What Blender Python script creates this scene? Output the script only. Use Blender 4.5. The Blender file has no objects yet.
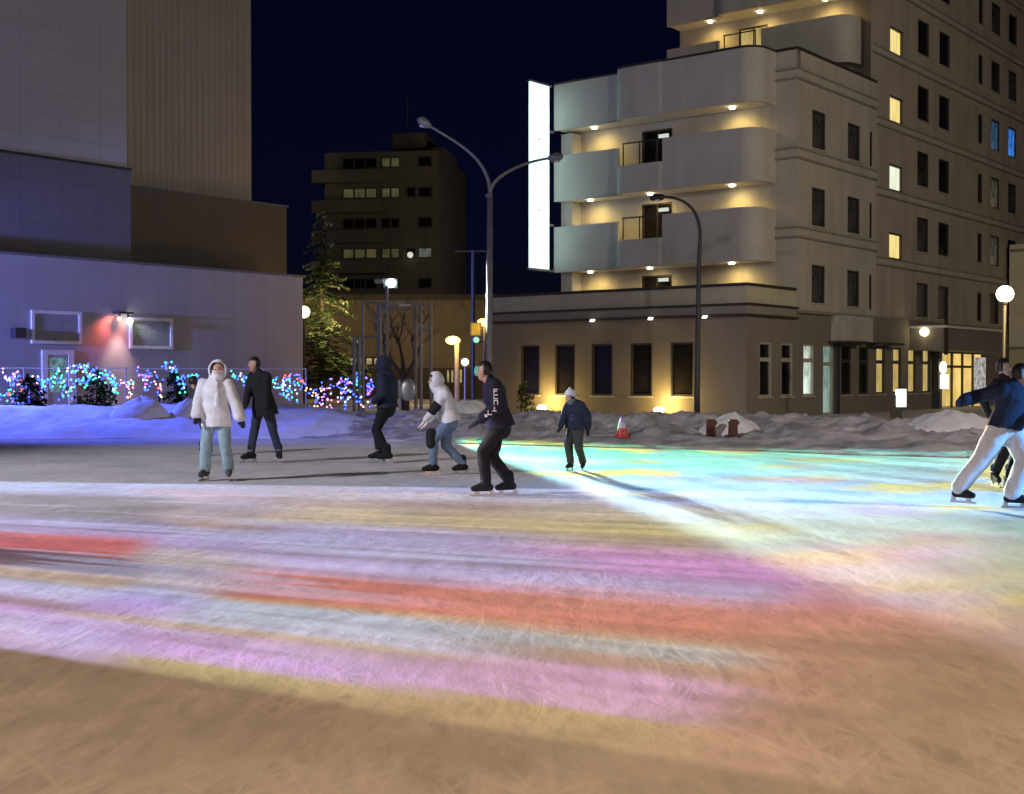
import bpy, bmesh, math, random
from mathutils import Vector, Matrix, noise as mnoise
random.seed(7)
SC = bpy.context.scene
COL = SC.collection
PI = math.pi
R = math.radians

# ------------------------------------------------------------------ camera
CH, F, HOR, W, H = 1.55, 1300.0, 376.0, 1024, 794
PITCH = math.atan((H / 2 - HOR) / F)
cd = bpy.data.cameras.new('camera'); cam = bpy.data.objects.new('camera', cd); COL.objects.link(cam)
cam.location = (0, 0, CH); cam.rotation_euler = (PI / 2 - PITCH, 0, 0)
cd.sensor_width = 36; cd.lens = 36 * F / W; cd.clip_end = 2000; cd.clip_start = .1
SC.camera = cam

def ray(px, py):
    x = (px - W / 2) / F; u = (H / 2 - py) / F
    c, s = math.cos(PITCH), math.sin(PITCH)
    return Vector((x, c + u * s, -s + u * c))
def ground(px, py, z=0.0):
    d = ray(px, py); k = (z - CH) / d.z
    return Vector((d.x * k, d.y * k, z))
def at(px, py, Y):
    d = ray(px, py); k = Y / d.y
    return Vector((d.x * k, Y, CH + d.z * k))

# ------------------------------------------------------------------ materials
def newmat(name):
    m = bpy.data.materials.new(name); m.use_nodes = True
    nt = m.node_tree; nt.nodes.clear()
    return m, nt
def N(nt, typ, **kw):
    n = nt.nodes.new(typ)
    for k, v in kw.items():
        if k.startswith('i_'):
            n.inputs[k[2:].replace('_', ' ')].default_value = v
        else: setattr(n, k, v)
    return n
def mth(nt, op, a, b=None, c=None, clamp=False):
    n = nt.nodes.new('ShaderNodeMath'); n.operation = op; n.use_clamp = clamp
    for i, v in enumerate((a, b, c)):
        if v is None: continue
        if isinstance(v, (int, float)): n.inputs[i].default_value = v
        else: nt.links.new(v, n.inputs[i])
    return n.outputs[0]
def ramp(nt, fac, stops, interp='LINEAR'):
    n = nt.nodes.new('ShaderNodeValToRGB'); cr = n.color_ramp; cr.interpolation = interp
    while len(cr.elements) > 1: cr.elements.remove(cr.elements[-1])
    cr.elements[0].position = stops[0][0]; cr.elements[0].color = (*stops[0][1][:3], 1)
    for p, c in stops[1:]:
        e = cr.elements.new(p); e.color = (*c[:3], 1)
    if fac is not None: nt.links.new(fac, n.inputs[0])
    return n.outputs[0]
def mixc(nt, fac, a, b, mode='MIX'):
    n = nt.nodes.new('ShaderNodeMix'); n.data_type = 'RGBA'; n.blend_type = mode
    for i, v in ((0, fac), (6, a), (7, b)):
        if isinstance(v, (int, float)): n.inputs[i].default_value = v
        elif isinstance(v, (tuple, list)): n.inputs[i].default_value = (*v[:3], 1)
        else: nt.links.new(v, n.inputs[i])
    return n.outputs[2]
MATS = {}
def mat(name, col, rough=.7, var=.18, scale=2.0, bump=0.0, bscale=30, metal=0.0, spec=.4, streak=0.0, coat=0.0):
    if name in MATS: return MATS[name]
    m, nt = newmat(name)
    out = N(nt, 'ShaderNodeOutputMaterial'); b = N(nt, 'ShaderNodeBsdfPrincipled')
    b.inputs['Roughness'].default_value = rough; b.inputs['Metallic'].default_value = metal
    b.inputs['Specular IOR Level'].default_value = spec; b.inputs['Coat Weight'].default_value = coat
    tc = N(nt, 'ShaderNodeTexCoord')
    nz = N(nt, 'ShaderNodeTexNoise'); nz.inputs['Scale'].default_value = scale; nz.inputs['Detail'].default_value = 6
    nt.links.new(tc.outputs['Object'], nz.inputs['Vector'])
    lo = tuple(max(0, c * (1 - var)) for c in col); hi = tuple(min(1, c * (1 + var)) for c in col)
    c = ramp(nt, nz.outputs[0], [(.3, lo), (.7, hi)])
    if streak:
        mp = N(nt, 'ShaderNodeMapping'); mp.inputs['Scale'].default_value = (1.6, 1.6, .12)
        nt.links.new(tc.outputs['Object'], mp.inputs['Vector'])
        n2 = N(nt, 'ShaderNodeTexNoise'); n2.inputs['Scale'].default_value = 1.3; n2.inputs['Detail'].default_value = 8
        nt.links.new(mp.outputs[0], n2.inputs['Vector'])
        f = ramp(nt, n2.outputs[0], [(.45, (0, 0, 0)), (.75, (streak,) * 3)])
        c = mixc(nt, f, c, tuple(x * .45 for x in col))
    nt.links.new(c, b.inputs['Base Color'])
    r2 = mth(nt, 'MULTIPLY_ADD', nz.outputs[0], .25, rough - .12, clamp=True); nt.links.new(r2, b.inputs['Roughness'])
    if bump:
        n3 = N(nt, 'ShaderNodeTexNoise'); n3.inputs['Scale'].default_value = bscale; n3.inputs['Detail'].default_value = 5
        nt.links.new(tc.outputs['Object'], n3.inputs['Vector'])
        bp = N(nt, 'ShaderNodeBump'); bp.inputs['Strength'].default_value = bump; bp.inputs['Distance'].default_value = .02
        nt.links.new(n3.outputs[0], bp.inputs['Height']); nt.links.new(bp.outputs[0], b.inputs['Normal'])
    nt.links.new(b.outputs[0], out.inputs[0])
    MATS[name] = m
    return m
def emit(name, col, strength, sample=True, var=0.0, vscale=(3, 3, 3)):
    if name in MATS: return MATS[name]
    m, nt = newmat(name)
    out = N(nt, 'ShaderNodeOutputMaterial'); e = N(nt, 'ShaderNodeEmission')
    e.inputs[0].default_value = (*col, 1); e.inputs[1].default_value = strength
    if var:
        tc = N(nt, 'ShaderNodeTexCoord'); mp = N(nt, 'ShaderNodeMapping'); mp.inputs['Scale'].default_value = vscale
        nt.links.new(tc.outputs['Object'], mp.inputs[0])
        nz = N(nt, 'ShaderNodeTexNoise'); nz.inputs['Scale'].default_value = 1; nz.inputs['Detail'].default_value = 3
        nt.links.new(mp.outputs[0], nz.inputs['Vector'])
        s = ramp(nt, nz.outputs[0], [(.3, (1 - var,) * 3), (.7, (1, 1, 1))])
        st = mth(nt, 'MULTIPLY', s, strength); nt.links.new(st, e.inputs[1])
    nt.links.new(e.outputs[0], out.inputs[0])
    try: m.cycles.emission_sampling = 'AUTO' if sample else 'NONE'
    except Exception: pass
    MATS[name] = m
    return m

# ------------------------------------------------------------------ mesh helper
class MB:
    def __init__(s): s.v = []; s.f = []; s.m = []; s.mi = 0
    def add(s, vs, fs):
        o = len(s.v); s.v += [tuple(x) for x in vs]
        for f in fs: s.f.append([o + i for i in f]); s.m.append(s.mi)
    def box(s, a, b, M=None):
        x0, y0, z0 = a; x1, y1, z1 = b
        if x0 > x1: x0, x1 = x1, x0
        if y0 > y1: y0, y1 = y1, y0
        if z0 > z1: z0, z1 = z1, z0
        vs = [Vector(p) for p in ((x0,y0,z0),(x1,y0,z0),(x1,y1,z0),(x0,y1,z0),(x0,y0,z1),(x1,y0,z1),(x1,y1,z1),(x0,y1,z1))]
        if M: vs = [M @ p for p in vs]
        s.add(vs, [(0,3,2,1),(4,5,6,7),(0,1,5,4),(1,2,6,5),(2,3,7,6),(3,0,4,7)])
    def quad(s, *p): s.add(p, [tuple(range(len(p)))])
    def tube(s, pts, r, n=8, cap=True):
        pts = [Vector(p) for p in pts]; k = len(pts)
        rs = r if isinstance(r, (list, tuple)) else [r] * k
        rings = []; up = None
        for i in range(k):
            d = (pts[min(i+1, k-1)] - pts[max(i-1, 0)]).normalized()
            if up is None:
                up = Vector((0,0,1)) if abs(d.z) < .9 else Vector((1,0,0))
            a = d.cross(up).normalized(); b = a.cross(d).normalized(); up = b
            rings.append([pts[i] + (a * math.cos(2*PI*j/n) + b * math.sin(2*PI*j/n)) * rs[i] for j in range(n)])
        vs = [p for q in rings for p in q]; fs = []
        for i in range(k-1):
            for j in range(n):
                fs.append((i*n+j, (i+1)*n+j, (i+1)*n+(j+1)%n, i*n+(j+1)%n))
        if cap: fs.append(tuple(range(n))); fs.append(tuple((k-1)*n + j for j in reversed(range(n))))
        s.add(vs, fs)
    def lathe(s, prof, c=(0,0,0), n=16):
        c = Vector(c); vs = []; fs = []
        for r, z in prof:
            for j in range(n): vs.append(c + Vector((r*math.cos(2*PI*j/n), r*math.sin(2*PI*j/n), z)))
        for i in range(len(prof)-1):
            for j in range(n): fs.append((i*n+j, i*n+(j+1)%n, (i+1)*n+(j+1)%n, (i+1)*n+j))
        fs.append(tuple(reversed(range(n)))); fs.append(tuple((len(prof)-1)*n+j for j in range(n)))
        s.add(vs, fs)
    def prism(s, poly, z0, z1):
        n = len(poly)
        vs = [(x,y,z0) for x,y in poly] + [(x,y,z1) for x,y in poly]
        fs = [tuple(reversed(range(n))), tuple(range(n, 2*n))] + [(i,(i+1)%n,n+(i+1)%n,n+i) for i in range(n)]
        s.add(vs, fs)
    def ribbon(s, line, th, z0, z1):
        """wall of thickness th following an open plan line, thickness on its left side"""
        L = [Vector((x,y)) for x,y in line]; inn = []
        for i in range(len(L)):
            d = (L[min(i+1,len(L)-1)] - L[max(i-1,0)]).normalized()
            inn.append(L[i] + Vector((-d.y, d.x)) * th)
        for i in range(len(L)-1):
            a,b,c,d = L[i],L[i+1],inn[i+1],inn[i]
            s.add([(a.x,a.y,z0),(b.x,b.y,z0),(b.x,b.y,z1),(a.x,a.y,z1)],[(0,1,2,3)])
            s.add([(d.x,d.y,z0),(c.x,c.y,z0),(c.x,c.y,z1),(d.x,d.y,z1)],[(3,2,1,0)])
            s.add([(a.x,a.y,z1),(b.x,b.y,z1),(c.x,c.y,z1),(d.x,d.y,z1)],[(0,1,2,3)])
            s.add([(a.x,a.y,z0),(b.x,b.y,z0),(c.x,c.y,z0),(d.x,d.y,z0)],[(3,2,1,0)])
        for a,d in ((L[0],inn[0]),(L[-1],inn[-1])):
            s.add([(a.x,a.y,z0),(d.x,d.y,z0),(d.x,d.y,z1),(a.x,a.y,z1)],[(0,1,2,3)])
    def ball(s, c, r, n=10, k=6):
        c = Vector(c); rr = r if isinstance(r,(tuple,list)) else (r,r,r)
        vs = [c + Vector((0,0,-rr[2]))]; fs = []
        for i in range(1,k):
            ph = -PI/2 + PI*i/k
            for j in range(n): vs.append(c + Vector((rr[0]*math.cos(ph)*math.cos(2*PI*j/n), rr[1]*math.cos(ph)*math.sin(2*PI*j/n), rr[2]*math.sin(ph))))
        vs.append(c + Vector((0,0,rr[2])))
        for j in range(n): fs.append((0,1+(j+1)%n,1+j))
        for i in range(k-2):
            for j in range(n): fs.append((1+i*n+j,1+i*n+(j+1)%n,1+(i+1)*n+(j+1)%n,1+(i+1)*n+j))
        l = len(vs)-1
        for j in range(n): fs.append((l,1+(k-2)*n+j,1+(k-2)*n+(j+1)%n))
        s.add(vs, fs)
    def wall(s, P, W_, H_, holes, a0=0.0, b0=0.0, depth=.2):
        """wall cells in (a,b); P(a,b,inward)->point; holes get reveals of the given depth"""
        xs = sorted({a0, W_} | {h[0] for h in holes} | {h[1] for h in holes}); xs = [x for x in xs if a0 <= x <= W_]
        zs = sorted({b0, H_} | {h[2] for h in holes} | {h[3] for h in holes}); zs = [z for z in zs if b0 <= z <= H_]
        for i in range(len(xs)-1):
            for j in range(len(zs)-1):
                cx, cz = (xs[i]+xs[i+1])/2, (zs[j]+zs[j+1])/2
                if any(h[0] < cx < h[1] and h[2] < cz < h[3] for h in holes): continue
                s.quad(P(xs[i],zs[j],0),P(xs[i+1],zs[j],0),P(xs[i+1],zs[j+1],0),P(xs[i],zs[j+1],0))
        for x0,x1,z0,z1 in holes:
            c = [(x0,z0),(x1,z0),(x1,z1),(x0,z1)]
            for k in range(4):
                p,q = c[k],c[(k+1)%4]
                s.quad(P(*p,0),P(*p,depth),P(*q,depth),P(*q,0))
    def mesh(s, name):
        me = bpy.data.meshes.new(name); me.from_pydata(s.v, [], s.f); me.validate(); me.update()
        return me
    def build(s, name, m, parent=None, smooth=False, loc=None, rot=None):
        me = s.mesh(name)
        for x in (m if isinstance(m,(list,tuple)) else [m]): me.materials.append(x)
        if isinstance(m,(list,tuple)) and len(me.polygons) == len(s.m): me.polygons.foreach_set('material_index', s.m)
        if smooth: me.polygons.foreach_set('use_smooth', [True]*len(me.polygons))
        return link(name, me, parent, loc, rot)
def link(name, me, parent=None, loc=None, rot=None):
    o = bpy.data.objects.new(name, me); COL.objects.link(o)
    if parent: o.parent = parent
    if loc is not None: o.location = loc
    if rot is not None: o.rotation_euler = rot
    return o
def tag(o, label=None, cat=None, group=None, kind=None):
    if label: o['label'] = label
    if cat: o['category'] = cat
    if group: o['group'] = group
    if kind: o['kind'] = kind
    return o
def thing(name, label, cat, loc=(0,0,0), rz=0.0, group=None):
    o = link(name, None, None, loc, (0,0,rz)); o.empty_display_size = .3
    return tag(o, label, cat, group)
def lamp(name, typ, loc, power, col, size=.1, target=None, angle=60, blend=.5):
    l = bpy.data.lights.new(name, typ); l.energy = power; l.color = col
    o = bpy.data.objects.new(name, l); COL.objects.link(o); o.location = loc
    if typ in ('POINT','SPOT'): l.shadow_soft_size = size
    if typ == 'SPOT': l.spot_size = R(angle); l.spot_blend = blend
    if target is not None:
        o.rotation_euler = (Vector(target) - Vector(loc)).to_track_quat('-Z','Y').to_euler()
    return o

# palette
M_dark = mat('dark_metal', (.03,.03,.033), .5, .2, 5, spec=.5)
M_grey = mat('galvanised_steel', (.30,.30,.32), .5, .15, 6, metal=.3)
M_white = mat('white_paint', (.7,.7,.7), .6, .1, 4)

# ------------------------------------------------------------------ world
w = bpy.data.worlds.new('World'); SC.world = w; w.use_nodes = True
nt = w.node_tree; nt.nodes.clear()
wo = N(nt,'ShaderNodeOutputWorld'); bg = N(nt,'ShaderNodeBackground'); sky = N(nt,'ShaderNodeTexSky')
sky.sky_type = 'NISHITA'; sky.sun_disc = False; sky.sun_elevation = R(-4.0); sky.sun_rotation = R(0)
sky.air_density = 1.0; sky.dust_density = .3; sky.ozone_density = 6.0
nt.links.new(sky.outputs[0], bg.inputs[0]); bg.inputs[1].default_value = .075
nt.links.new(bg.outputs[0], wo.inputs[0])
sun = bpy.data.lights.new('moonlight','SUN'); sun.energy = .012; sun.angle = R(8); sun.color = (.75,.82,1)
so = bpy.data.objects.new('moonlight', sun); COL.objects.link(so); so.rotation_euler = (R(42), 0, R(-20))
SC.view_settings.view_transform = 'Standard'; SC.view_settings.look = 'None'; SC.view_settings.exposure = .22; SC.view_settings.gamma = 1
SC.cycles.use_denoising = True
SC.cycles.max_bounces = 5; SC.cycles.diffuse_bounces = 3; SC.cycles.sample_clamp_indirect = 3.0
SC.cycles.caustics_reflective = False; SC.cycles.caustics_refractive = False

# ------------------------------------------------------------------ ground, ice, snow banks
def ice_material():
    m, nt = newmat('rink_ice')
    out = N(nt,'ShaderNodeOutputMaterial'); b = N(nt,'ShaderNodeBsdfPrincipled')
    tc = N(nt,'ShaderNodeTexCoord'); co = tc.outputs['Object']
    big = N(nt,'ShaderNodeTexNoise'); big.inputs['Scale'].default_value = .55; big.inputs['Detail'].default_value = 8; big.inputs['Roughness'].default_value = .65
    nt.links.new(co, big.inputs['Vector'])
    base = ramp(nt, big.outputs[0], [(.33,(.44,.44,.45)),(.5,(.52,.52,.53)),(.68,(.59,.59,.60))])
    # skate tracks: iso lines of warped, stretched noise at several headings
    hs = None
    wp = N(nt,'ShaderNodeTexNoise'); wp.inputs['Scale'].default_value = .35; wp.inputs['Detail'].default_value = 2
    nt.links.new(co, wp.inputs['Vector'])
    warp = mixc(nt, .25, co, wp.outputs['Color'], 'LINEAR_LIGHT')
    for ang, sx, sy, wd, k in ((-62,.30,2.6,.045,1),(66,.30,2.4,.045,1),(88,.25,2.8,.05,1),(48,.35,2.0,.035,.8),(-45,.35,2.1,.035,.8),(75,.7,6.0,.07,.7),(-78,.6,5.5,.07,.7)):
        mp = N(nt,'ShaderNodeMapping'); mp.vector_type = 'TEXTURE'; mp.inputs['Rotation'].default_value = (0,0,R(ang)); mp.inputs['Scale'].default_value = (1/sx,1/sy,1); mp.inputs['Location'].default_value = (ang*.37,ang*.11,0)
        nt.links.new(warp, mp.inputs[0])
        nz = N(nt,'ShaderNodeTexNoise'); nz.inputs['Scale'].default_value = 1.0; nz.inputs['Detail'].default_value = 2.5
        nt.links.new(mp.outputs[0], nz.inputs['Vector'])
        d = mth(nt,'ABSOLUTE', mth(nt,'SUBTRACT', nz.outputs[0], .5))
        l = mth(nt,'MULTIPLY', mth(nt,'SUBTRACT', 1.0, mth(nt,'DIVIDE', d, wd), clamp=True), k)
        hs = l if hs is None else mth(nt,'MAXIMUM', hs, l)
    patch = N(nt,'ShaderNodeTexNoise'); patch.inputs['Scale'].default_value = .8; patch.inputs['Detail'].default_value = 3
    nt.links.new(co, patch.inputs['Vector'])
    hs2 = mth(nt,'MULTIPLY', hs, ramp(nt, patch.outputs[0], [(.38,(0.25,)*3),(.6,(1,)*3)]))
    c = mixc(nt, mth(nt,'MULTIPLY', hs2, .55), base, (.84,.84,.86))
    # scraped shavings
    fi = N(nt,'ShaderNodeTexNoise'); fi.inputs['Scale'].default_value = 5; fi.inputs['Detail'].default_value = 9; fi.inputs['Roughness'].default_value = .7
    mpf = N(nt,'ShaderNodeMapping'); mpf.inputs['Scale'].default_value = (1.5,.42,1); mpf.inputs['Rotation'].default_value = (0,0,R(12))
    nt.links.new(warp, mpf.inputs[0]); nt.links.new(mpf.outputs[0], fi.inputs['Vector'])
    c = mixc(nt, ramp(nt, fi.outputs[0], [(.53,(0,0,0)),(.68,(.6,)*3)]), c, (.76,.76,.78))
    c = mixc(nt, ramp(nt, fi.outputs[0], [(.33,(.32,)*3),(.47,(0,)*3)]), c, (.33,.33,.34))
    nt.links.new(c, b.inputs['Base Color'])
    b.inputs['Specular IOR Level'].default_value = .25
    ro = mth(nt,'MULTIPLY_ADD', fi.outputs[0], .25, .42); nt.links.new(ro, b.inputs['Roughness'])
    bp = N(nt,'ShaderNodeBump'); bp.inputs['Strength'].default_value = .26; bp.inputs['Distance'].default_value = .03
    mpb = N(nt,'ShaderNodeMapping'); mpb.inputs['Scale'].default_value = (1.6,.5,1)
    nt.links.new(warp, mpb.inputs[0])
    md = N(nt,'ShaderNodeTexNoise'); md.inputs['Scale'].default_value = 2.2; md.inputs['Detail'].default_value = 7; md.inputs['Roughness'].default_value = .6
    nt.links.new(mpb.outputs[0], md.inputs['Vector'])
    hh = mth(nt,'ADD', mth(nt,'MULTIPLY', md.outputs[0], 1.0), mth(nt,'ADD', mth(nt,'MULTIPLY', hs2, -.16), mth(nt,'MULTIPLY', fi.outputs[0], .55)))
    nt.links.new(hh, bp.inputs['Height']); nt.links.new(bp.outputs[0], b.inputs['Normal'])
    nt.links.new(b.outputs[0], out.inputs[0])
    return m
M_ice = ice_material()
M_snow = mat('packed_snow', (.56,.55,.55), .75, .28, .9, bump=.6, bscale=6, spec=.25)
M_dirty = mat('dirty_snow', (.41,.385,.37), .8, .5, 1.6, bump=1.0, bscale=9, spec=.2)
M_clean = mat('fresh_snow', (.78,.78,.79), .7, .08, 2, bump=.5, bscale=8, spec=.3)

g = MB(); g.quad((-400,-150,0),(400,-150,0),(400,600,0),(-400,600,0))
tag(g.build('ground', M_snow), kind='structure')
EDGE = [(-34,24),(-20,29.0),(-12.4,31.5),(-5,32.2),(-.8,29.6),(1.7,28.4),(9.57,24.3),(16,20.6),(26,14)]
r_ = MB(); r_.quad(*[(x,y,.004) for x,y in EDGE], (40,-8,.004), (10,-25,.004), (-34,-20,.004))
r_.f[-1] = list(reversed(r_.f[-1]))
tag(r_.build('ice_rink', M_ice), kind='structure')

def smooth_edge(sub=90):
    pts = [Vector((x,y)) for x,y in EDGE]; out = []
    for i in range(len(pts)-1):
        p0 = pts[max(i-1,0)]; p1 = pts[i]; p2 = pts[i+1]; p3 = pts[min(i+2,len(pts)-1)]
        for k in range(sub):
            t = k/sub
            out.append(.5*((2*p1)+(p2-p0)*t+(2*p0-5*p1+4*p2-p3)*t*t+(3*p1-p0-3*p2+p3)*t**3))
    return out
def bank(name, i0, i1, hfun, width, m, tin=0, tout=0):
    E = smooth_edge()[int(i0*2.25):int(i1*2.25)]; tin *= 2.25; tout *= 2.25; mb = MB(); K = 64; i0 = 0; vs = []; n = len(E)
    for i,p in enumerate(E):
        d = (E[min(i+1,n-1)] - E[max(i-1,0)]).normalized(); nr = Vector((-d.y,d.x))
        if nr.y < 0: nr = -nr
        for k in range(K+1):
            wv = width*(k/K)**1.3
            jag = .35*mnoise.noise((p.x*.5,p.y*.5,3.1))
            q = p + nr*(wv-.3+jag)
            tp = (min(1,i/tin) if tin else 1)*(min(1,(n-1-i)/tout) if tout else 1); tp = tp*tp*(3-2*tp)
            vs.append((q.x,q.y,max(-.05, hfun(q.x,q.y,wv)*tp-.05*(1-tp)) if 0<k<K else -.05))
    fs = [(i*(K+1)+k,(i+1)*(K+1)+k,(i+1)*(K+1)+k+1,i*(K+1)+k+1) for i in range(n-1) for k in range(K)]
    mb.add(vs, fs)
    return mb.build(name, m, smooth=True)
def fbm(x,y,s,z=0.0):
    return mnoise.fractal((x*s,y*s,z), 1.0, 2.0, 5)
def h_right(x,y,wv):
    base = min(1, wv/4.5)*.43*(1 if wv<6 else max(0,1-(wv-6)/4))
    lump = abs(fbm(x,y,.55,1))*.22 + abs(fbm(x,y,1.7,4))*.12 + abs(fbm(x,y,3.2,7))*.13 + fbm(x,y,8,9)*.045
    return base + (lump-.05)*min(1,wv/3.0) + .02
def h_left(x,y,wv):
    base = min(1, wv/3.2)**.9*.62*(1 if wv<8 else max(0,1-(wv-8)/4))
    lump = fbm(x,y,.33,11)*.20 + fbm(x,y,1.1,14)*.07 + abs(fbm(x,y,2.6,17))*.03 + fbm(x,y,7,19)*.02
    return base + lump*min(1,wv/1.2)
tag(bank('snow_bank', 98, 320, h_right, 9.5, M_dirty, 30, 0), kind='structure')
tag(bank('snow_bank', 0, 142, h_left, 11.0, M_clean, 0, 34), kind='structure')
from mathutils.bvhtree import BVHTree
_bt = [BVHTree.FromPolygons([v.co for v in o.data.vertices],[p_.vertices[:] for p_ in o.data.polygons]) for o in COL.objects if o.name.startswith('snow_bank')]
def hit(px,py):
    best = ground(px,py); o0 = Vector((0,0,CH)); d = ray(px,py).normalized(); bd = (best-o0).length
    for t in _bt:
        h_ = t.ray_cast(o0,d)
        if h_[0] is not None and h_[3] < bd: best,bd = h_[0],h_[3]
    return best
def topz(x,y):
    z = 0.0
    for t in _bt:
        h_ = t.ray_cast(Vector((x,y,5)),Vector((0,0,-1)))
        if h_[0] is not None: z = max(z,h_[0].z)
    return z

# ------------------------------------------------------------------ shared window builder
M_frame = mat('window_frame_dark', (.045,.04,.038), .45, .15, 8)
M_framew = mat('window_frame_pale', (.42,.40,.36), .5, .1, 8)
M_glass = mat('dark_glass', (.014,.012,.012), .16, .3, 3, spec=.10)
M_glassc = mat('curtained_glass', (.075,.062,.068), .3, .5, 4, spec=.5)
M_glass2 = mat('half_curtained_glass', (.04,.034,.032), .22, .9, 2.2, spec=.35)
GV = [M_glass,M_glass,M_glass2,M_glassc]
L_yel = emit('lit_room_yellow', (1,.78,.28), .95, True, .35, (6,6,.6))
L_pale = emit('lit_room_pale', (.92,.95,.72), .95, True, .3, (6,6,.6))
L_blue = emit('lit_room_blue', (.06,.26,.85), .75, True, .75, (3,3,1.6))
L_dimb = emit('lit_room_dim_blue', (.10,.22,.42), .35, True, .8, (3,3,1.6))
L_dim = emit('lit_room_dim', (.5,.42,.28), .16, True, .85, (3,3,2))
L_teal = emit('lit_room_teal', (.62,.85,.74), .42, True, .6, (3,3,1.3))
L_tealb = emit('lit_room_bright_teal', (.85,1,.86), .9, True, .75, (3,3,1.6))
L_tan = emit('lit_room_tan', (.9,.66,.22), .62, True, .5, (4,4,.8))
_wc = {}
def win_meshes(w_, h_, mull, fr, transom=None):
    key = (round(w_,2),round(h_,2),mull,fr.name,transom)
    if key in _wc: return _wc[key]
    f = MB(); t = .07
    f.box((-w_/2,.02,-h_/2),(-w_/2+t,.12,h_/2)); f.box((w_/2-t,.02,-h_/2),(w_/2,.12,h_/2))
    f.box((-w_/2+t,.02,h_/2-t),(w_/2-t,.12,h_/2)); f.box((-w_/2+t,.02,-h_/2),(w_/2-t,.12,-h_/2+t))
    if mull: f.box((-.025,.03,-h_/2+t),(.025,.11,h_/2-t))
    if transom is not None: f.box((-w_/2+t,.025,h_/2-transom-.09),(w_/2-t,.115,h_/2-transom+.06))
    p = MB(); p.quad((-w_/2,.13,-h_/2),(w_/2,.13,-h_/2),(w_/2,.13,h_/2),(-w_/2,.13,h_/2))
    fm = f.mesh('window'); fm.materials.append(fr)
    pm = p.mesh('pane'); pm.materials.append(M_glass)
    s_ = MB(); s_.box((-w_/2-.06,-.07,-h_/2-.07),(w_/2+.06,.0,-h_/2-.003))
    sm = s_.mesh('sill'); sm.materials.append(M_framew)
    _wc[key] = (fm,pm,sm); return _wc[key]
_pc = {}
def window(parent, pos, face, w_, h_, glass, fr=None, mull=False, sill=True, transom=None, name='window'):
    fr = fr or M_frame
    fm,pm,sm = win_meshes(w_,h_,mull,fr,transom)
    rz = 0 if face == 'u' else -PI/2
    o = link(name, fm, parent, pos, (0,0,rz))
    k = (pm.name, glass.name)
    if k not in _pc:
        q = pm.copy(); q.materials.clear(); q.materials.append(glass); _pc[k] = q
    link('pane', _pc[k], o)
    if sill: link('sill', sm, o)
    return o

# ------------------------------------------------------------------ the hotel
UV_ROT = math.atan2(.781,.625)
U = Vector((.6248,.7808)); V = Vector((-.7808,.6248))
HP = Vector((10.99,50.3))
def hw(s,t,z): return Vector((HP.x+U.x*s+V.x*t, HP.y+U.y*s+V.y*t, z))
M_hwall = mat('hotel_render', (.46,.43,.385), .8, .10, .6, bump=.15, bscale=40, streak=.28)
M_hpar = mat('hotel_parapet_render', (.50,.485,.46), .8, .08, .8, bump=.15, bscale=40, streak=.18)
M_hpod = mat('hotel_base_render', (.215,.188,.168), .8, .10, .6, bump=.15, bscale=40, streak=.14)
M_band = mat('hotel_string_course', (.26,.235,.21), .8, .1, 2)
M_line = mat('dark_coping', (.04,.033,.03), .6, .2, 4)
M_soff = mat('white_soffit', (.72,.70,.65), .7, .05, 3)
hotel = thing('hotel', 'cream multi storey hotel with curved balconies and a glowing vertical sign', 'building', (HP.x,HP.y,0), UV_ROT)
PU = lambda t: (lambda a,b,i: (a, t+i, b))
PV = lambda s: (lambda a,b,i: (s+i, a, b))
def s_of(px, t=0.0):
    k = (px-512)/F; p = (HP.x+V.x*t, HP.y+V.y*t)
    return (p[0]-k*p[1])/(k*U.y-U.x)
def t_of(px, s):
    k = (px-512)/F; p = (HP.x+U.x*s, HP.y+U.y*s)
    return (p[0]-k*p[1])/(k*V.y-V.x)
# --- upper front wing
FZ = [5.2,8.25,11.3]
nw = [(s_of(p)-.6, s_of(p)+.6, z-.75, z+.75) for p in (818,853) for z in FZ]
slit = [(6.85,7.12,z-.8,z+.7) for z in FZ]
mb = MB(); mb.wall(PU(0), 7.5, 14.15, nw+slit, 0, 4.1); mb.box((.2,.2,4.12),(7.4,.22,14.1))
doors = [(5.6,7.1,6.3+3.05*k,8.75+3.05*k) for k in (0,1)] + [(5.6,7.1,4.3,5.75)]
mb.wall(PV(0), 10.8, 13.3, doors, 0, 4.1)
mb.box((.35,.3,13.1),(8.2,10.6,13.3)); mb.box((.3,10.6,4.1),(8.3,10.8,13.3))
mb.box((.02,.0,13.301),(.3,.9,14.15)); mb.box((.30,.22,13.301),(7.5,.4,14.15))
mb.build('wing_wall', M_hwall, hotel)
mb = MB(); mb.box((-.06,-.06,14.151),(7.5,.45,14.25)); mb.box((-.06,.451,14.151),(.34,1.0,14.25)); mb.build('coping', M_line, hotel)
for h in nw: window(hotel, ((h[0]+h[1])/2, 0, (h[2]+h[3])/2), 'u', 1.2, 1.5, M_glassc if (int(h[0])+int(h[2]))%3 else M_glass2)
for h in slit: window(hotel, ((h[0]+h[1])/2, 0, (h[2]+h[3])/2), 'u', .27, 1.5, M_glass, sill=False)
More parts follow.
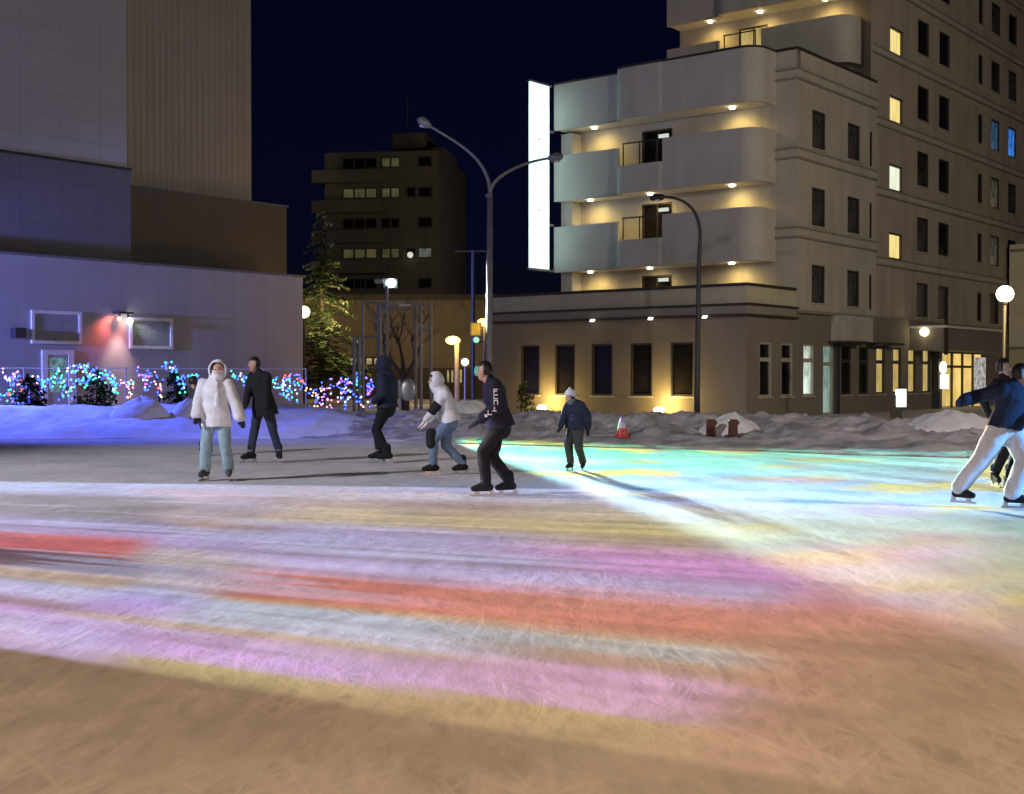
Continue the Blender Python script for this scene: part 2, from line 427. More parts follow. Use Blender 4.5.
# --- tower
TW = .25
TZ = [5.1+3.05*k for k in range(8)]
holes = []; wl = []
for k,z in enumerate(TZ):
    for ci,px in enumerate((922,943,994,1011,1027,1040,1052,1064)):
        s = s_of(px, TW)
        if k == 0 and ci > 2: continue
        holes.append((s-.7,s+.7,z-.8,z+.8))
        g_ = GV[(k*7+ci*5+k*ci)%4]
        if k == 3 and ci == 2: g_ = L_dimb
        if k == 3 and ci in (3,4): g_ = L_blue
        if k == 2 and ci == 2 or k == 1 and ci == 2: g_ = L_dim
        if k == 0: g_ = M_glassc
        wl.append((s,z,1.4,1.6,g_))
    s = s_of(979, TW); holes.append((s-.33,s+.33,z-.75,z+.75)); wl.append((s,z,.66,1.5,M_glass))
    if 1 <= k:
        s = s_of(895, TW); zz = z-.82; holes.append((s-.75,s+.75,zz-.55,zz+.62))
        wl.append((s,zz+.035,1.5,1.17,L_pale if k == 2 else L_yel))
mb = MB(); mb.wall(PU(TW), 46, 30, holes, 7.5, 4.1)
doorT = [(5.6,7.1,15.3,17.8),(5.6,7.1,18.4,20.9)]
mb.wall(PV(8.3), 10.3, 30, doorT, .25, 13.3)
mb.box((8.55,TW+.25,13.31),(46,TW+.27,30)); mb.box((8.6,10.1,13.3),(46,10.3,30)); mb.box((45.8,.5,4.1),(46,10,30)); mb.box((8.4,.5,29.8),(45.7,10,30))
mb.box((7.5,.003,4.1),(7.6,TW-.003,14.1))
mb.build('tower_wall', mat('hotel_tower_render', (.43,.375,.32), .8, .10, .6, bump=.15, bscale=40, streak=.35), hotel)
for s,z,w_,h_,g_ in wl: window(hotel, (s,TW,z), 'u', w_, h_, g_, sill=(w_ == 1.4))
# --- string courses on the side face
mb = MB()
for z in (7.0,10.05,13.1):
    mb.box((-.06,-.06,z-.02),(7.5,-.002,z+.26)); mb.box((-.06,-.002,z-.02),(-.002,.9,z+.26))
for z in [6.5+3.05*k for k in range(8)]: mb.box((7.6,TW-.06,z-.02),(46,TW-.002,z+.20))
mb.build('string_course', M_hwall, hotel)
mb = MB()
for z in (7.0,10.05,13.1):
    for dz in (-.10,.262): mb.box((-.09,-.09,z+dz),(7.5,-.003,z+dz+.075)); mb.box((-.09,-.003,z+dz),(-.003,.9,z+dz+.075))
for z in [6.5+3.05*k for k in range(8)]:
    for dz in (-.10,.203): mb.box((7.6,TW-.085,z+dz),(46,TW-.003,z+dz+.07))
mb.box((-.1,-.12,4.0),(7.4,.0,4.12)); mb.box((7.4,.1,4.0),(15,.249,4.12))
mb.build('string_course_dark_line', M_band, hotel)  # darker strips edging each course
# --- podium
PS = -3.85
pw = [(t_of(p,PS)-.5, t_of(p,PS)+.5, .78, 2.82) for p in (530,565,602,641,682)]
mb = MB(); mb.wall(PV(PS), 12, 4.85, pw, .08, 0)
gp = [s_of(p,.08) for p in (765.5,787,808.5,828,846,863.5,880.5,897,912,926.5)]
gw = [(s-.48,s+.48,.0 if i == 3 else .78, 2.8) for i,s in enumerate(gp)] + [(15.6,21.6,0,2.65)]
mb.wall(PU(.08), 46, 4.1, gw, PS, 0)
mb.quad((PS,.08,4.1),(0,.08,4.1),(0,.08,4.85),(PS,.08,4.85))
mb.box((PS+.25,.3,4.1),(-.02,11.8,4.3)); mb.box((PS+.05,11.8,0),(8,12,4.85)); mb.box((PS+.2,.32,0),(8,.34,4.0)); mb.box((-.15,.1,4.31),(-.02,.3,4.85)); mb.box((PS+.01,.3,4.31),(PS+.2,11.8,4.849))
mb.build('podium_wall', M_hpod, hotel)
mb = MB(); mb.box((PS-.12,-.04,3.83),(PS-.003,12.1,4.13)); mb.box((PS,-.04,3.83),(0,.077,4.13)); mb.build('cornice', M_band, hotel)
mb = MB()
for z in (3.74,4.133): mb.box((PS-.2,-.12,z),(PS-.003,12.15,z+.08)); mb.box((PS,-.12,z),(0.0,.077,z+.08))
mb.box((PS-.1,-.02,4.853),(PS+.25,12.05,4.95)); mb.box((PS+.25,-.02,4.853),(.0,.3,4.95)); mb.build('cornice_moulding', M_line, hotel)
mb = MB(); mb.box((PS-.004,.06,4.215),(PS-.002,12.0,4.85)); mb.box((PS,.074,4.215),(0,.078,4.85)); mb.build('podium_parapet', mat('podium_parapet_render', (.50,.46,.36), .8, .08, .8, streak=.15), hotel)
for h in pw: window(hotel, (PS,(h[0]+h[1])/2,1.8), 'v', 1.0, 2.04, M_glass, mull=False, sill=True)
gg = [M_glass,M_glass,L_tealb,L_teal,M_glass,M_glass,L_tan,L_tan,L_tan,L_tan]
for i,s in enumerate(gp):
    if i == 3: window(hotel, (s,.08,1.4), 'u', .96, 2.8, L_teal, M_framew, False, False, .75, 'door')
    else: window(hotel, (s,.08,1.79), 'u', .96, 2.02, gg[i], M_framew if i < 4 else M_frame, False, True, .62)
mb = MB(); mb.box((gp[3]+.6,-.05,0),(gp[3]+.85,.07,2.87)); mb.build('downpipe', M_dark, hotel)
mb = MB(); mb.box((3.2,-.55,2.98),(6.0,.06,4.0)); mb.build('canopy', M_hwall, hotel)
for a,b in ((3.0,5.2),(6.6,8.9)):
    mb = MB(); mb.box((a,-.75,2.88),(b,.06,2.97)); mb.build('awning', M_dark, hotel)
# entrance
mb = MB(); mb.box((11.6,-1.5,2.72),(19.4,.05,3.72)); mb.build('entrance_canopy', M_hpod, hotel)
mb = MB(); mb.box((11.5,-1.62,3.723),(19.5,.05,3.83)); mb.build('entrance_coping', M_soff, hotel)
mb = MB(); mb.box((11.55,-1.55,2.5),(11.95,-1.515,4.15)); mb.build('canopy_fin', M_line, hotel)
L_lobby = emit('lobby_light', (.98,.68,.20), 1.0, True, .55, (1.6,1.6,.4))
mb = MB(); mb.box((15.4,1.6,0),(21.8,1.7,2.75)); mb.box((15.4,.3,-.02),(15.5,1.6,2.75)); mb.box((21.7,.3,-.02),(21.8,1.6,2.75)); mb.build('lobby', L_lobby, hotel)
mb = MB()
for s in (15.6,17.05,18.5,20.0,21.52): mb.box((s,.1,0),(s+.09,.2,2.65))
mb.box((15.6,.102,1.95),(21.6,.198,2.07)); mb.build('entrance_frame', M_frame, hotel)
mb = MB(); mb.box((19.95,-.02,.15),(21.5,.04,2.5)); mb.build('bright_poster', emit('poster_glow', (.95,.9,.85), .55, True, .8, (3,3,3)), hotel)
ls = emit('small_sign_glow', (1,.96,.74), 2.2)
mb = MB(); mb.ball((14.6,-.35,1.95),(.3,.14,.3),12,8); mb.build('round_sign', ls, hotel)
mb = MB(); mb.box((14.62,-.42,.95),(15.15,-.2,1.62)); mb.build('lit_sign', ls, hotel)
mb = MB(); mb.box((14.3,-.25,0),(14.5,.06,2.7)); mb.box((14.4,-.3,1.9),(14.9,-.15,2.0)); mb.build('sign_bracket', M_dark, hotel)
# wall lamp
mb = MB(); p = (s_of(925,-.6),-.6,3.55); mb.ball(p,(.36,.22,.20),12,8); mb.build('wall_lamp', emit('wall_lamp_glow', (1,.86,.45), 6.0), hotel)
lamp('wall_lamp_light','POINT', hw(p[0],-.75,3.25), 26, (1,.72,.3), .15)
# annex at the far end
mb = MB(); mb.box((25.2,-8,0),(33,.0,8.6)); mb.build('annex_wall', mat('annex_render', (.62,.58,.42), .8, .1, 1, streak=.2), hotel)
mb = MB(); mb.box((25.12,-8,3.0),(25.197,0,3.1)); mb.box((25.12,-8,8.2),(25.197,0,8.35)); mb.build('annex_band', M_band, hotel)
# balconies
L_down = emit('downlight_glow', (1,.86,.55), 14.0)
def arc(cx,cy,r,a0,a1,n=8): return [(cx+r*math.cos(R(a0+(a1-a0)*i/n)), cy+r*math.sin(R(a0+(a1-a0)*i/n))) for i in range(n+1)]
def tier(k, s0, full, lights, gap, tl):
    z0 = 6.0+3.05*k
    right = [(s0,.9),(s0-.7,.9)] + arc(s0-.7,1.7,.8,270,180)[1:] + [(s0-1.5,5.15)]
    centre = [(s0-1.5,5.15),(s0-1.56,5.3),(s0-1.58,5.7)] + [(s0-1.58,6.95)] + arc(s0-.98,6.95,.6,180,90)[1:]
    left = [(s0-1.2,7.5)] + [(s0-1.2,tl)]
    mb = MB()
    mb.prism([(s0-.02,.98)] + [(x+.06,max(y,.98)) for x,y in right[1:-1] + [(s0-1.5,5.15)] + centre[1:-1] + [(s0-1.2,7.5)] + [(s0-1.2,tl-.05)]] + [(s0-.02,tl-.05)], z0+.02, z0+.26)
    b = mb.build('balcony', M_soff, hotel)
    rt = 2.05
    mb = MB(); mb.ribbon([(x,y) for x,y in reversed(right)], .15, z0-.001, z0+rt); mb.build('parapet', M_hpar, b, smooth=False)
    mb = MB(); mb.ribbon([(x,y) for x,y in reversed(centre)], .15, z0-.002, z0+(rt if full else 1.12)); mb.build('curved_parapet', M_hpar, b)
    mb = MB(); mb.ribbon([(x,y) for x,y in reversed(left)], .15, z0+.001, z0+rt-.1); mb.build('parapet', M_hpar, b)
    if full:
        mb = MB()
        mb.ribbon([(x-.03,y) for x,y in reversed(right)], .22, z0+rt+.002, z0+rt+.09); mb.ribbon([(x-.03,y) for x,y in reversed(centre)], .22, z0+rt+.003, z0+rt+.092); mb.ribbon([(x-.03,y) for x,y in reversed(left)], .22, z0+rt-.098, z0+rt-.02)
        mb.build('parapet_coping', M_line, b)
    else:
        mb = MB()
        for t in (5.4,6.2,7.0): mb.box((s0-1.53,t,z0+1.12),(s0-1.49,t+.04,z0+2.0))
        mb.box((s0-1.54,5.4,z0+2.0),(s0-1.48,7.06,z0+2.05)); mb.build('railing', M_dark, b)
    for t in lights:
        mb = MB(); mb.lathe([(.11,-.05),(.11,.0)], (s0-.75,t,z0-.003), 12); mb.build('downlight', L_down, b)
        lamp('balcony_spot','SPOT', hw(s0-.8,t,z0-.12), 115, (1,.70,.20), .25, hw(s0-.2,t,z0-1.5), 150, 1.0)
tier(0,0,False,(2.4,6.2,9.2),0,10.8)
tier(1,0,False,(2.4,6.2,9.2),0,10.8)
tier(2,0,True,(2.4,9.0),0,10.8)
tier(3,8.3,False,(),0,10.3)
tier(4,8.3,False,(2.4,5.6,8.2),0,10.3)
tier(5,8.3,False,(),0,10.3)
for (a,b,c,d) in doors: window(hotel, (0,(a+b)/2,(c+d)/2), 'v', b-a, d-c, M_glass, mull=True, sill=False, name='balcony_door')
for i,(a,b,c,d) in enumerate(doorT): window(hotel, (8.3,(a+b)/2,(c+d)/2), 'v', b-a, d-c, L_tan, mull=True, sill=False, name='balcony_door')
for z in (8.45,11.5,5.55):
    mb = MB(); mb.box((-.12,5.75,z-.08),(-.03,6.2,z+.06)); mb.build('exit_lamp', emit('exit_lamp_glow', (.8,.85,.75), .7), hotel)
mb = MB(); mb.box((-.7,10.2,4.9),(-.02,10.78,12.0)); mb.build('pier', M_hpar, hotel)
# sign
mb = MB(); mb.box((-2.76,10.86,6.12),(-1.46,10.96,13.95)); mb.build('vertical_sign', emit('sign_glow', (.66,1,.95), 2.0, True, .35, (.3,.3,2.2)), hotel)
mb = MB()
mb.box((-2.81,10.84,13.953),(-1.3,10.98,14.03)); mb.box((-2.81,10.82,6.04),(-1.1,11.0,6.117)); mb.box((-1.45,10.88,8.0),(-1.1,10.94,8.1)); mb.box((-1.45,10.88,12.0),(-1.1,10.94,12.1))
mb.build('sign_frame', M_grey, hotel)
for z in (8.6,11.6): 
    mb = MB(); mb.lathe([(.04,-.03),(.04,.03)],(-2.2,10.83,z),8); mb.build('sign_bolt', M_grey, hotel)
# podium soffit lamps, uplights
for t in (t_of(597,PS),t_of(655,PS),t_of(709,PS)):
    mb = MB(); mb.lathe([(.10,-.05),(.10,0)],(PS-.35,t,3.73),10); mb.box((PS-.4,t-.05,3.731),(PS-.2,t+.05,3.79)); mb.build('cornice_lamp', emit('cornice_lamp_glow',(1,.95,.85),1.6), hotel)
M_up = emit('uplight_glow', (1,.85,.38), 12.0)
for px,lab in ((543,'yellow glowing ground uplight under the two far podium windows'),(660,'yellow glowing ground uplight beside the tall dark lamp pole')):
    t = t_of(px,PS-.7); p = hw(PS-.75,t,0)
    o = thing('ground_uplight', lab, 'uplight', p, UV_ROT, 'yellow uplights along the podium wall')
    mb = MB(); mb.box((-.14,-.16,0),(.14,.16,.22)); mb.tube([(0,-.2,.1),(0,-.2,.24),(0,.2,.24),(0,.2,.1)],.02,6); mb.build('housing', M_dark, o)
    mb = MB(); mb.ball((0,0,.27),(.13,.24,.13),12,8); mb.build('lens', M_up, o)
    lamp('uplight_lamp','POINT', hw(PS-.6,t,.55), 120, (1,.68,.16), .15)
# ------------------------------------------------------------------ left windowless building
BP = Vector((-18.5,53.0))
def bw(s,t,z): return Vector((BP.x+U.x*s+V.x*t, BP.y+U.y*s+V.y*t, z))
M_low = mat('painted_wall', (.36,.35,.37), .75, .06, .5, bump=.1, bscale=40, streak=.15)
M_pan = mat('panel_cladding', (.42,.41,.41), .7, .05, .4, streak=.12)
M_pand = mat('dark_panel_cladding', (.15,.145,.15), .7, .08, .4, streak=.15)
M_rib = mat('ribbed_cladding', (.40,.345,.29), .65, .06, .4, streak=.15)
M_ribd = mat('brown_cladding', (.13,.105,.09), .7, .08, .4, streak=.15)
hall = thing('windowless_hall', 'tall windowless grey hall of stacked blocks with ribbed upper wall', 'building', (BP.x,BP.y,0), UV_ROT)
def panel_wall(s0,s1,z0,z1,t,dw,dh,m,name,th=.5):
    mb = MB(); gap = .007
    s = s0
    mb.box((s0,t+.04,z0),(s1,t+th,z1))
    while s < s1-.01:
        e = min(s+dw,s1); z = z0
        while z < z1-.01:
            f = min(z+dh,z1); mb.box((s+gap/2,t,z+gap/2),(e-gap/2,t+.038,f-gap/2)); z = f
        s = e
    mb.build(name, m, hall)
panel_wall(-14,13.3,0,6.35,0,30,7,M_low,'lower_wall',12)
mb = MB(); mb.box((-14,-.05,6.353),(13.36,.4,6.45)); mb.build('roof_flashing', M_pand, hall)
def bs(px,t):
    k = (px-512)/F; p = (BP.x+V.x*t, BP.y+V.y*t)
    return (p[0]-k*p[1])/(k*U.y-U.x)
e1 = bs(128,1.0); 
panel_wall(-14,e1+.15,6.0,10.55,.95,1.85,.9,M_pand,'dark_panel_wall',10)
panel_wall(-14,e1,10.55,32,1.0,1.85,.9,M_pan,'pale_panel_wall',10)
mb = MB(); mb.box((-14,.88,10.5),(e1+.16,.948,10.6)); mb.build('panel_flashing', M_dark, hall)
e2 = bs(287,3.0); e3 = bs(252,4.2)
mb = MB(); mb.box((e1-2,3.0,6.0),(e2,12,10.15)); mb.build('brown_wall', M_ribd, hall)
mb = MB(); mb.box((e1-2,2.9,10.153),(e2+.08,12,10.24)); mb.build('brown_wall_flashing', M_pand, hall)
mb = MB(); s = e1-2; pl = []
while s < e3-.2:
    pl += [(s,4.2),(s+.22,4.2),(s+.26,4.26),(s+.32,4.26)]; s += .36
pl += [(e3,4.2),(e3,13),(e1-2,13)]
mb.prism(pl, 10.245, 34); mb.build('ribbed_wall', M_rib, hall)
# vents, door, wall box, twin spot
def bz(py, Y): return CH + (HOR-py)*Y/F
for x0,x1,y0,y1 in ((31,81,311,344),(129,172,318,349)):
    a,b = bs(x0,0),bs(x1,0); Y = BP.y+U.y*(a+b)/2; z0,z1 = bz(y1,Y),bz(y0,Y)
    mb = MB(); t = .13
    mb.box((a,-.10,z0),(a+t,-.003,z1)); mb.box((b-t,-.10,z0),(b,-.003,z1)); mb.box((a+t,-.10,z1-t),(b-t,-.003,z1)); mb.box((a+t,-.10,z0),(b-t,-.003,z0+t))
    v = mb.build('vent', M_white, hall)
    mb = MB(); z = z0+t
    while z < z1-t-.05:
        mb.add([(a+t,-.07,z),(b-t,-.07,z),(b-t,-.02,z+.09),(a+t,-.02,z+.09)],[(0,1,2,3)]); z += .1
    mb.box((a+t,-.015,z0+t),(b-t,-.004,z1-t)); mb.build('louvre', mat('louvre_grey',(.36,.37,.39),.5,.1,4), v)
a,b = bs(41.5,0),bs(73,0); Y = BP.y+U.y*(a+b)/2; zt = bz(350,Y)
mb = MB(); t=.24; mb.box((a,-.08,0),(a+t,-.003,zt)); mb.box((b-t,-.08,0),(b,-.003,zt)); mb.box((a+t,-.08,zt-.2),(b-t,-.003,zt)); dr = mb.build('door', M_white, hall)
mb = MB(); mb.box((a+t,-.05,0),(b-t,-.004,.9)); mb.box((a+t,-.05,.9),(a+t+.1,-.004,zt-.2)); mb.box((b-t-.1,-.05,.9),(b-t,-.004,zt-.2)); mb.box((a+t+.1,-.05,zt-.32),(b-t-.1,-.004,zt-.2)); mb.build('door_leaf', mat('door_grey',(.4,.4,.42),.5,.1,4), dr)
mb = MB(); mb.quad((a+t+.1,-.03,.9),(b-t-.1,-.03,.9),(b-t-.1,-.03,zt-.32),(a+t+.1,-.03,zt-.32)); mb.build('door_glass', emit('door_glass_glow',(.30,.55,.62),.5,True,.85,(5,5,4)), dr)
mb = MB(); mb.box((b-t-.2,-.12,1.0),(b-t-.16,-.05,1.15)); mb.build('handle', M_grey, dr)
s = bs(16,0); Y=BP.y+U.y*s; mb = MB(); mb.box((s-.22,-.4,bz(338,Y)),(s+.22,-.003,bz(328,Y))); mb.build('speaker_box', M_dark, hall)
s = bs(118,0); Y=BP.y+U.y*s; zs = bz(314,Y)
mb = MB(); mb.box((s-.25,-.5,zs),(s+.45,-.003,zs+.08)); mb.tube([(s-.1,-.3,zs),(s-.12,-.3,zs-.14)],.05); mb.tube([(s+.3,-.3,zs),(s+.32,-.3,zs-.14)],.05); sp = mb.build('twin_spotlight', M_dark, hall)
mb = MB(); mb.ball((s-.14,-.32,zs-.22),.09,10,6); mb.build('red_bulb', emit('red_bulb_glow',(1,.18,.10),9), sp)
mb = MB(); mb.ball((s+.36,-.34,zs-.30),.13,10,6); mb.build('white_bulb', emit('white_bulb_glow',(1,.97,.8),14), sp)
lamp('red_spot','SPOT', bw(s-.14,-.45,zs-.14), 210, (1,.16,.08), .05, bw(s-.3,.0,zs-.7), 120, .9)
lamp('white_spot','SPOT', bw(s-.0,-.62,zs-.12), 330, (1,.80,.70), .12, bw(s-.05,.15,0), 60, 1.0)
lamp('pale_spot','SPOT', bw(s+.36,-.42,zs-.2), 220, (.85,1,.9), .05, bw(s+2.0,-.05,zs-1.6), 60, .7)

# ------------------------------------------------------------------ far buildings
M_apt = mat('apartment_concrete', (.20,.175,.15), .85, .12, .3, streak=.3)
M_aptd = mat('apartment_dark', (.10,.09,.08), .85, .12, .3)
def apartment():
    Y = 118.0; x0 = at(325,300,Y).x; x1 = at(440,300,Y).x; zt = at(325,153,Y).z
    rz = R(-8); root = thing('apartment_block', 'dark distant apartment block with a few dim lit windows', 'building', (x0,Y,0), rz)
    Wd = (x1-x0)/math.cos(rz)
    m = MB(); m.box((0,0,0),(Wd,14,zt)); m.build('wall', M_apt, root)
    m = MB(); m.box((Wd*.55,2,zt),(Wd*.84,8,zt+2.0)); m.box((Wd*.84,2.5,zt),(Wd*1.0,9,zt+.7)); m.tube([(Wd*.62,5,zt+2),(Wd*.62,5,zt+6)],.05); m.build('roof_house', M_apt, root)
    fl = zt/8.0
    for k in range(1,8):
        z = fl*k
        m = MB(); m.box((-.9,-1.1,z-.1),(Wd*.56,-.003,z+.06)); m.box((-.9,-1.1,z+.061),(Wd*.56,-1.0,z+1.0)); m.box((-.9,-1.0,z+.061),(-.8,4,z+1.0)); m.build('balcony', M_apt, root)
    lit = {7:(0,2),6:(1,2),5:(3,),4:(1,2,5),2:(3,)}
    yw = emit('far_window_yellow',(.95,.85,.4),.075,False,.6,(1,1,1)); ww = emit('far_window_white',(.9,.95,.8),.14,False,.7,(2,2,2))
    cols = [(.06,.14),(.16,.46),(.50,.66),(.28,.42),(.72,.8),(.82,.94)]
    for k in range(0,8):
        z = fl*k
        for ci,(a,b) in enumerate(cols):
            mt = M_glass
            if k in lit and ci in lit[k]: mt = yw if ci in (1,2) else ww
            if ci == 0 or (ci == 4 and k % 2): continue
            if ci == 3: continue
            m = MB(); m.box((Wd*a,-.06,z+1.25),(Wd*b,-.004,z+2.2)); f = m.build('window', M_aptd, root)
            m = MB(); np_ = max(1,round(Wd*(b-a)/1.0)); wp_ = Wd*(b-a)/np_
            for i in range(np_): m.quad((Wd*a+wp_*i+.1,-.065,z+1.35),(Wd*a+wp_*(i+1)-.08,-.065,z+1.35),(Wd*a+wp_*(i+1)-.08,-.065,z+2.1),(Wd*a+wp_*i+.1,-.065,z+2.1))
            m.build('pane', mt, f)
    for x,k in ((.62,4),(.32,2)):
        m = MB(); m.ball((Wd*x+1.5,-.6,fl*k+1.5),.28,8,6); m.build('balcony_lamp', emit('far_lamp',(1,.95,.8),.6,False), root)
apartment()
def low_block():
    Y = 88.0; x0 = at(296,300,Y).x; x1 = at(500,300,Y).x
    root = thing('low_building', 'long low building with flat roof lit dull yellow behind the bare tree', 'building', (x0,Y,0))
    Wd = x1-x0; zt = at(400,300,Y).z
    M_l = mat('ochre_wall',(.27,.235,.185),.85,.15,.4,streak=.35)
    m = MB(); m.box((0,0,0),(Wd,10,zt)); m.build('wall', M_l, root)
    m = MB(); m.box((-.2,-.5,zt+.003),(Wd+.2,10.2,zt+.35)); m.build('roof', M_aptd, root)
    m = MB()
    for k in range(int(Wd/1.2)): m.box((.3+k*1.2,-.12,zt-.5),(.36+k*1.2,-.003,zt))
    m.box((0,-.1,zt-2.3),(Wd,-.003,zt-2.15)); m.build('pilaster', M_l, root)
    m = MB(); m.box((0,-.08,.0),(Wd,-.003,2.1)); m.build('shopfront', M_aptd, root)
    yw = emit('shop_window_glow',(.9,.75,.35),.5,True,.75,(1.5,1.5,2))
    for a,b,za,zb in ((350,381,357,366),(310,322,370,380),(446,463,368,384)):
        xa,xb = at(a,300,Y).x-x0, at(b,300,Y).x-x0
        m = MB(); m.box((xa,-.14,at(400,zb,Y).z),(xb,-.085,at(400,za,Y).z)); f = m.build('window', M_frame, root)
        m = MB(); n = 4
        for i in range(n): m.quad(*[(xa+(xb-xa)*(i+u)/n+(.08 if u==0 else -.08),-.145,z) for u,z in ((0,at(400,zb,Y).z+.1),(1,at(400,zb,Y).z+.1),(1,at(400,za,Y).z-.1),(0,at(400,za,Y).z-.1))])
        m.build('pane', yw, f)
low_block()
lamp('added_street_fill','POINT',(-7,80,5),300,(1,.70,.40),.3)  # added point lights to brighten the far buildings, no fixtures
lamp('added_street_fill','POINT',(-10,92,14),420,(1,.82,.66),.5)
lamp('added_street_fill','POINT',(10,104,12),900,(1,.82,.66),.5)  # added to lift the side face of the apartment block
lamp('added_street_fill','POINT',(-16,82,5),200,(1,.66,.30),.3)

# ------------------------------------------------------------------ lamps and posts
def curve(p0,p1,p2,p3,n=14):
    P = [Vector(p) for p in (p0,p1,p2,p3)]
    return [P[0]*(1-t)**3+3*P[1]*t*(1-t)**2+3*P[2]*t*t*(1-t)+P[3]*t**3 for t in [i/n for i in range(n+1)]]
def double_lamp():
    Y = 40.0; b = at(489,400,Y); o = thing('street_lamp','tall grey street lamp with two curved arms','street lamp',(b.x,Y,0))
    J = at(490,195,Y); A = at(428,125,Y); B = at(551,158,Y)
    L = lambda p,dy=0: Vector((p.x-b.x, dy, p.z))
    m = MB(); m.tube([(0,0,0),(0,0,1.2),(0,0,1.25),L(J)],[.13,.13,.10,.085],12); m.lathe([(.22,0),(.22,.06),(.15,.1)],n=12); 
    m.lathe([(.11,0),(.11,.08)],(0,0,L(J).z-.05),12); m.lathe([(.115,0),(.115,.05)],(0,0,4.0),12); m.build('pole',M_grey,o,True)
    j = L(J); a = L(A); c = L(B)
    for e,dx in ((a,-1),(c,1)):
        m = MB(); pts = curve(j,(j.x-(0.02*dx),0,j.z+(e.z-j.z)*.55),(e.x-dx*abs(e.x)*.42,0,e.z-.1*(1 if dx>0 else 5)),e); m.tube(pts,[.06-.025*i/14 for i in range(15)],8); m.build('arm',M_grey,o,True)
        m = MB(); d = (pts[-1]-pts[-3]).normalized(); q = e+d*.35
        m.tube([e-d*.1,e+d*.02,q-d*.12,q+d*.02],[.05,.13,.16,.06],10); ar = m.build('lamp_head',M_grey,o,True)
        m = MB(); m.ball((q-d*.18)+Vector((0,0,-.1)),(.13,.1,.07),10,6); m.build('lens',M_white,ar,True)
double_lamp()
def single_lamp():
    Y = 43.0; b = at(697,400,Y); o = thing('street_lamp','dark slim street lamp with one arm curving over the podium','street lamp',(b.x,Y,0))
    L = lambda px,py: Vector((at(px,py,Y).x-b.x,0,at(px,py,Y).z))
    m = MB(); m.tube([(0,0,0),(0,0,1),L(699,260),*curve(L(700,240),L(702,205),L(680,196),L(662,197))],[.11,.10,.07]+[.06-.02*i/14 for i in range(15)],10); m.lathe([(.2,0),(.2,.05),(.12,.1)],n=12); m.build('pole',M_dark,o,True)
    e = L(662,197); m = MB(); m.tube([e+Vector((.1,0,0)),e,e+Vector((-.28,0,-.03)),e+Vector((-.4,0,-.06))],[.04,.11,.13,.04],10); h = m.build('lamp_head',M_dark,o,True)
    m = MB(); m.ball(e+Vector((-.2,0,-.1)),(.15,.1,.07),10,6); m.build('lens',mat('lamp_lens',(.8,.78,.7),.3,.05,3),h,True)
single_lamp()
def globe_lamp():
    Y = 40.0; b = at(1003,400,Y); o = thing('globe_lamp','glowing round globe lamp on a dark post in front of the entrance','street lamp',(b.x,Y,0))
    g_ = at(1005,294,Y)
    m = MB(); m.tube([(0,0,0),(0,0,.5),(0,0,.52),(g_.x-b.x,0,g_.z-.25)],[.10,.10,.06,.05],10); m.lathe([(.07,0),(.12,.1),(.1,.14)],(g_.x-b.x,0,g_.z-.33),10); m.build('pole',M_dark,o,True)
    m = MB(); m.ball((g_.x-b.x,0,g_.z),.26,20,12); m.build('globe',emit('globe_glow',(1,.86,.5),7.0),o,True)
    lamp('globe_light','POINT',(g_.x,Y-.5,g_.z),330,(1,.70,.30),.3)
globe_lamp()
def corner_lamp():
    p = at(304,312,65.2); o = thing('globe_lamp','yellow lamp shining on the conifer beside the corner of the hall','street lamp',(p.x,p.y,0))
    m = MB(); m.tube([(0,0,0),(0,0,p.z-.3)],.06,8); m.build('pole',M_dark,o)
    m = MB(); m.ball((0,0,p.z),.30,14,8); m.build('globe',emit('corner_glow',(1,.82,.35),6.0),o,True)
    lamp('corner_light','SPOT',(p.x+.7,p.y-.3,p.z),2000,(1,.75,.28),.3,(p.x+3.2,p.y+4,p.z-.4),120,.7)
corner_lamp()
def post_lamp(px,py,Y,label,arm,hp,col,power,name='street_lamp'):
    p = at(px,py,Y); o = thing(name,label,'street lamp',(p.x,Y,0))
    e = at(px+arm,py,Y)
    m = MB(); m.tube([(0,0,0),(0,0,p.z-.1),(0,0,p.z)],[.12,.11,.1] if hp else .06,8)
    if arm: m.tube([(0,0,p.z-.05),(e.x-p.x,0,p.z+.05)],.05,6)
    m.build('pole',mat('yellow_post',(.55,.42,.2),.6,.1,3) if hp else M_dark,o)  # thick post has a yellow base colour
    m = MB(); m.ball((e.x-p.x,-.1,p.z-.02),(.34,.22,.2),12,8); m.build('lamp_head',emit('amber_lamp'+label[:4],col,5.0),o,True)
    if power: lamp('amber_light','POINT',(e.x,Y-.6,p.z-.15),power,col,.2)
post_lamp(457,340,60,'short pale post with an amber lamp on its arm',-4,True,(1,.62,.16),120)
post_lamp(484,322,66,'amber lamp glowing beside the traffic signal pole',0,False,(1,.52,.10),260)
def small_globe():
    p = at(465,362,62); o = thing('globe_lamp','small white globe lamp low on a post near the traffic signal','street lamp',(p.x,62,0))
    m = MB(); m.tube([(0,0,0),(0,0,p.z)],.05,8); m.build('pole',M_grey,o)
    m = MB(); m.ball((0,0,p.z),.19,14,8); m.build('globe',emit('white_globe',(1,.92,.72),1.5),o,True)
small_globe()
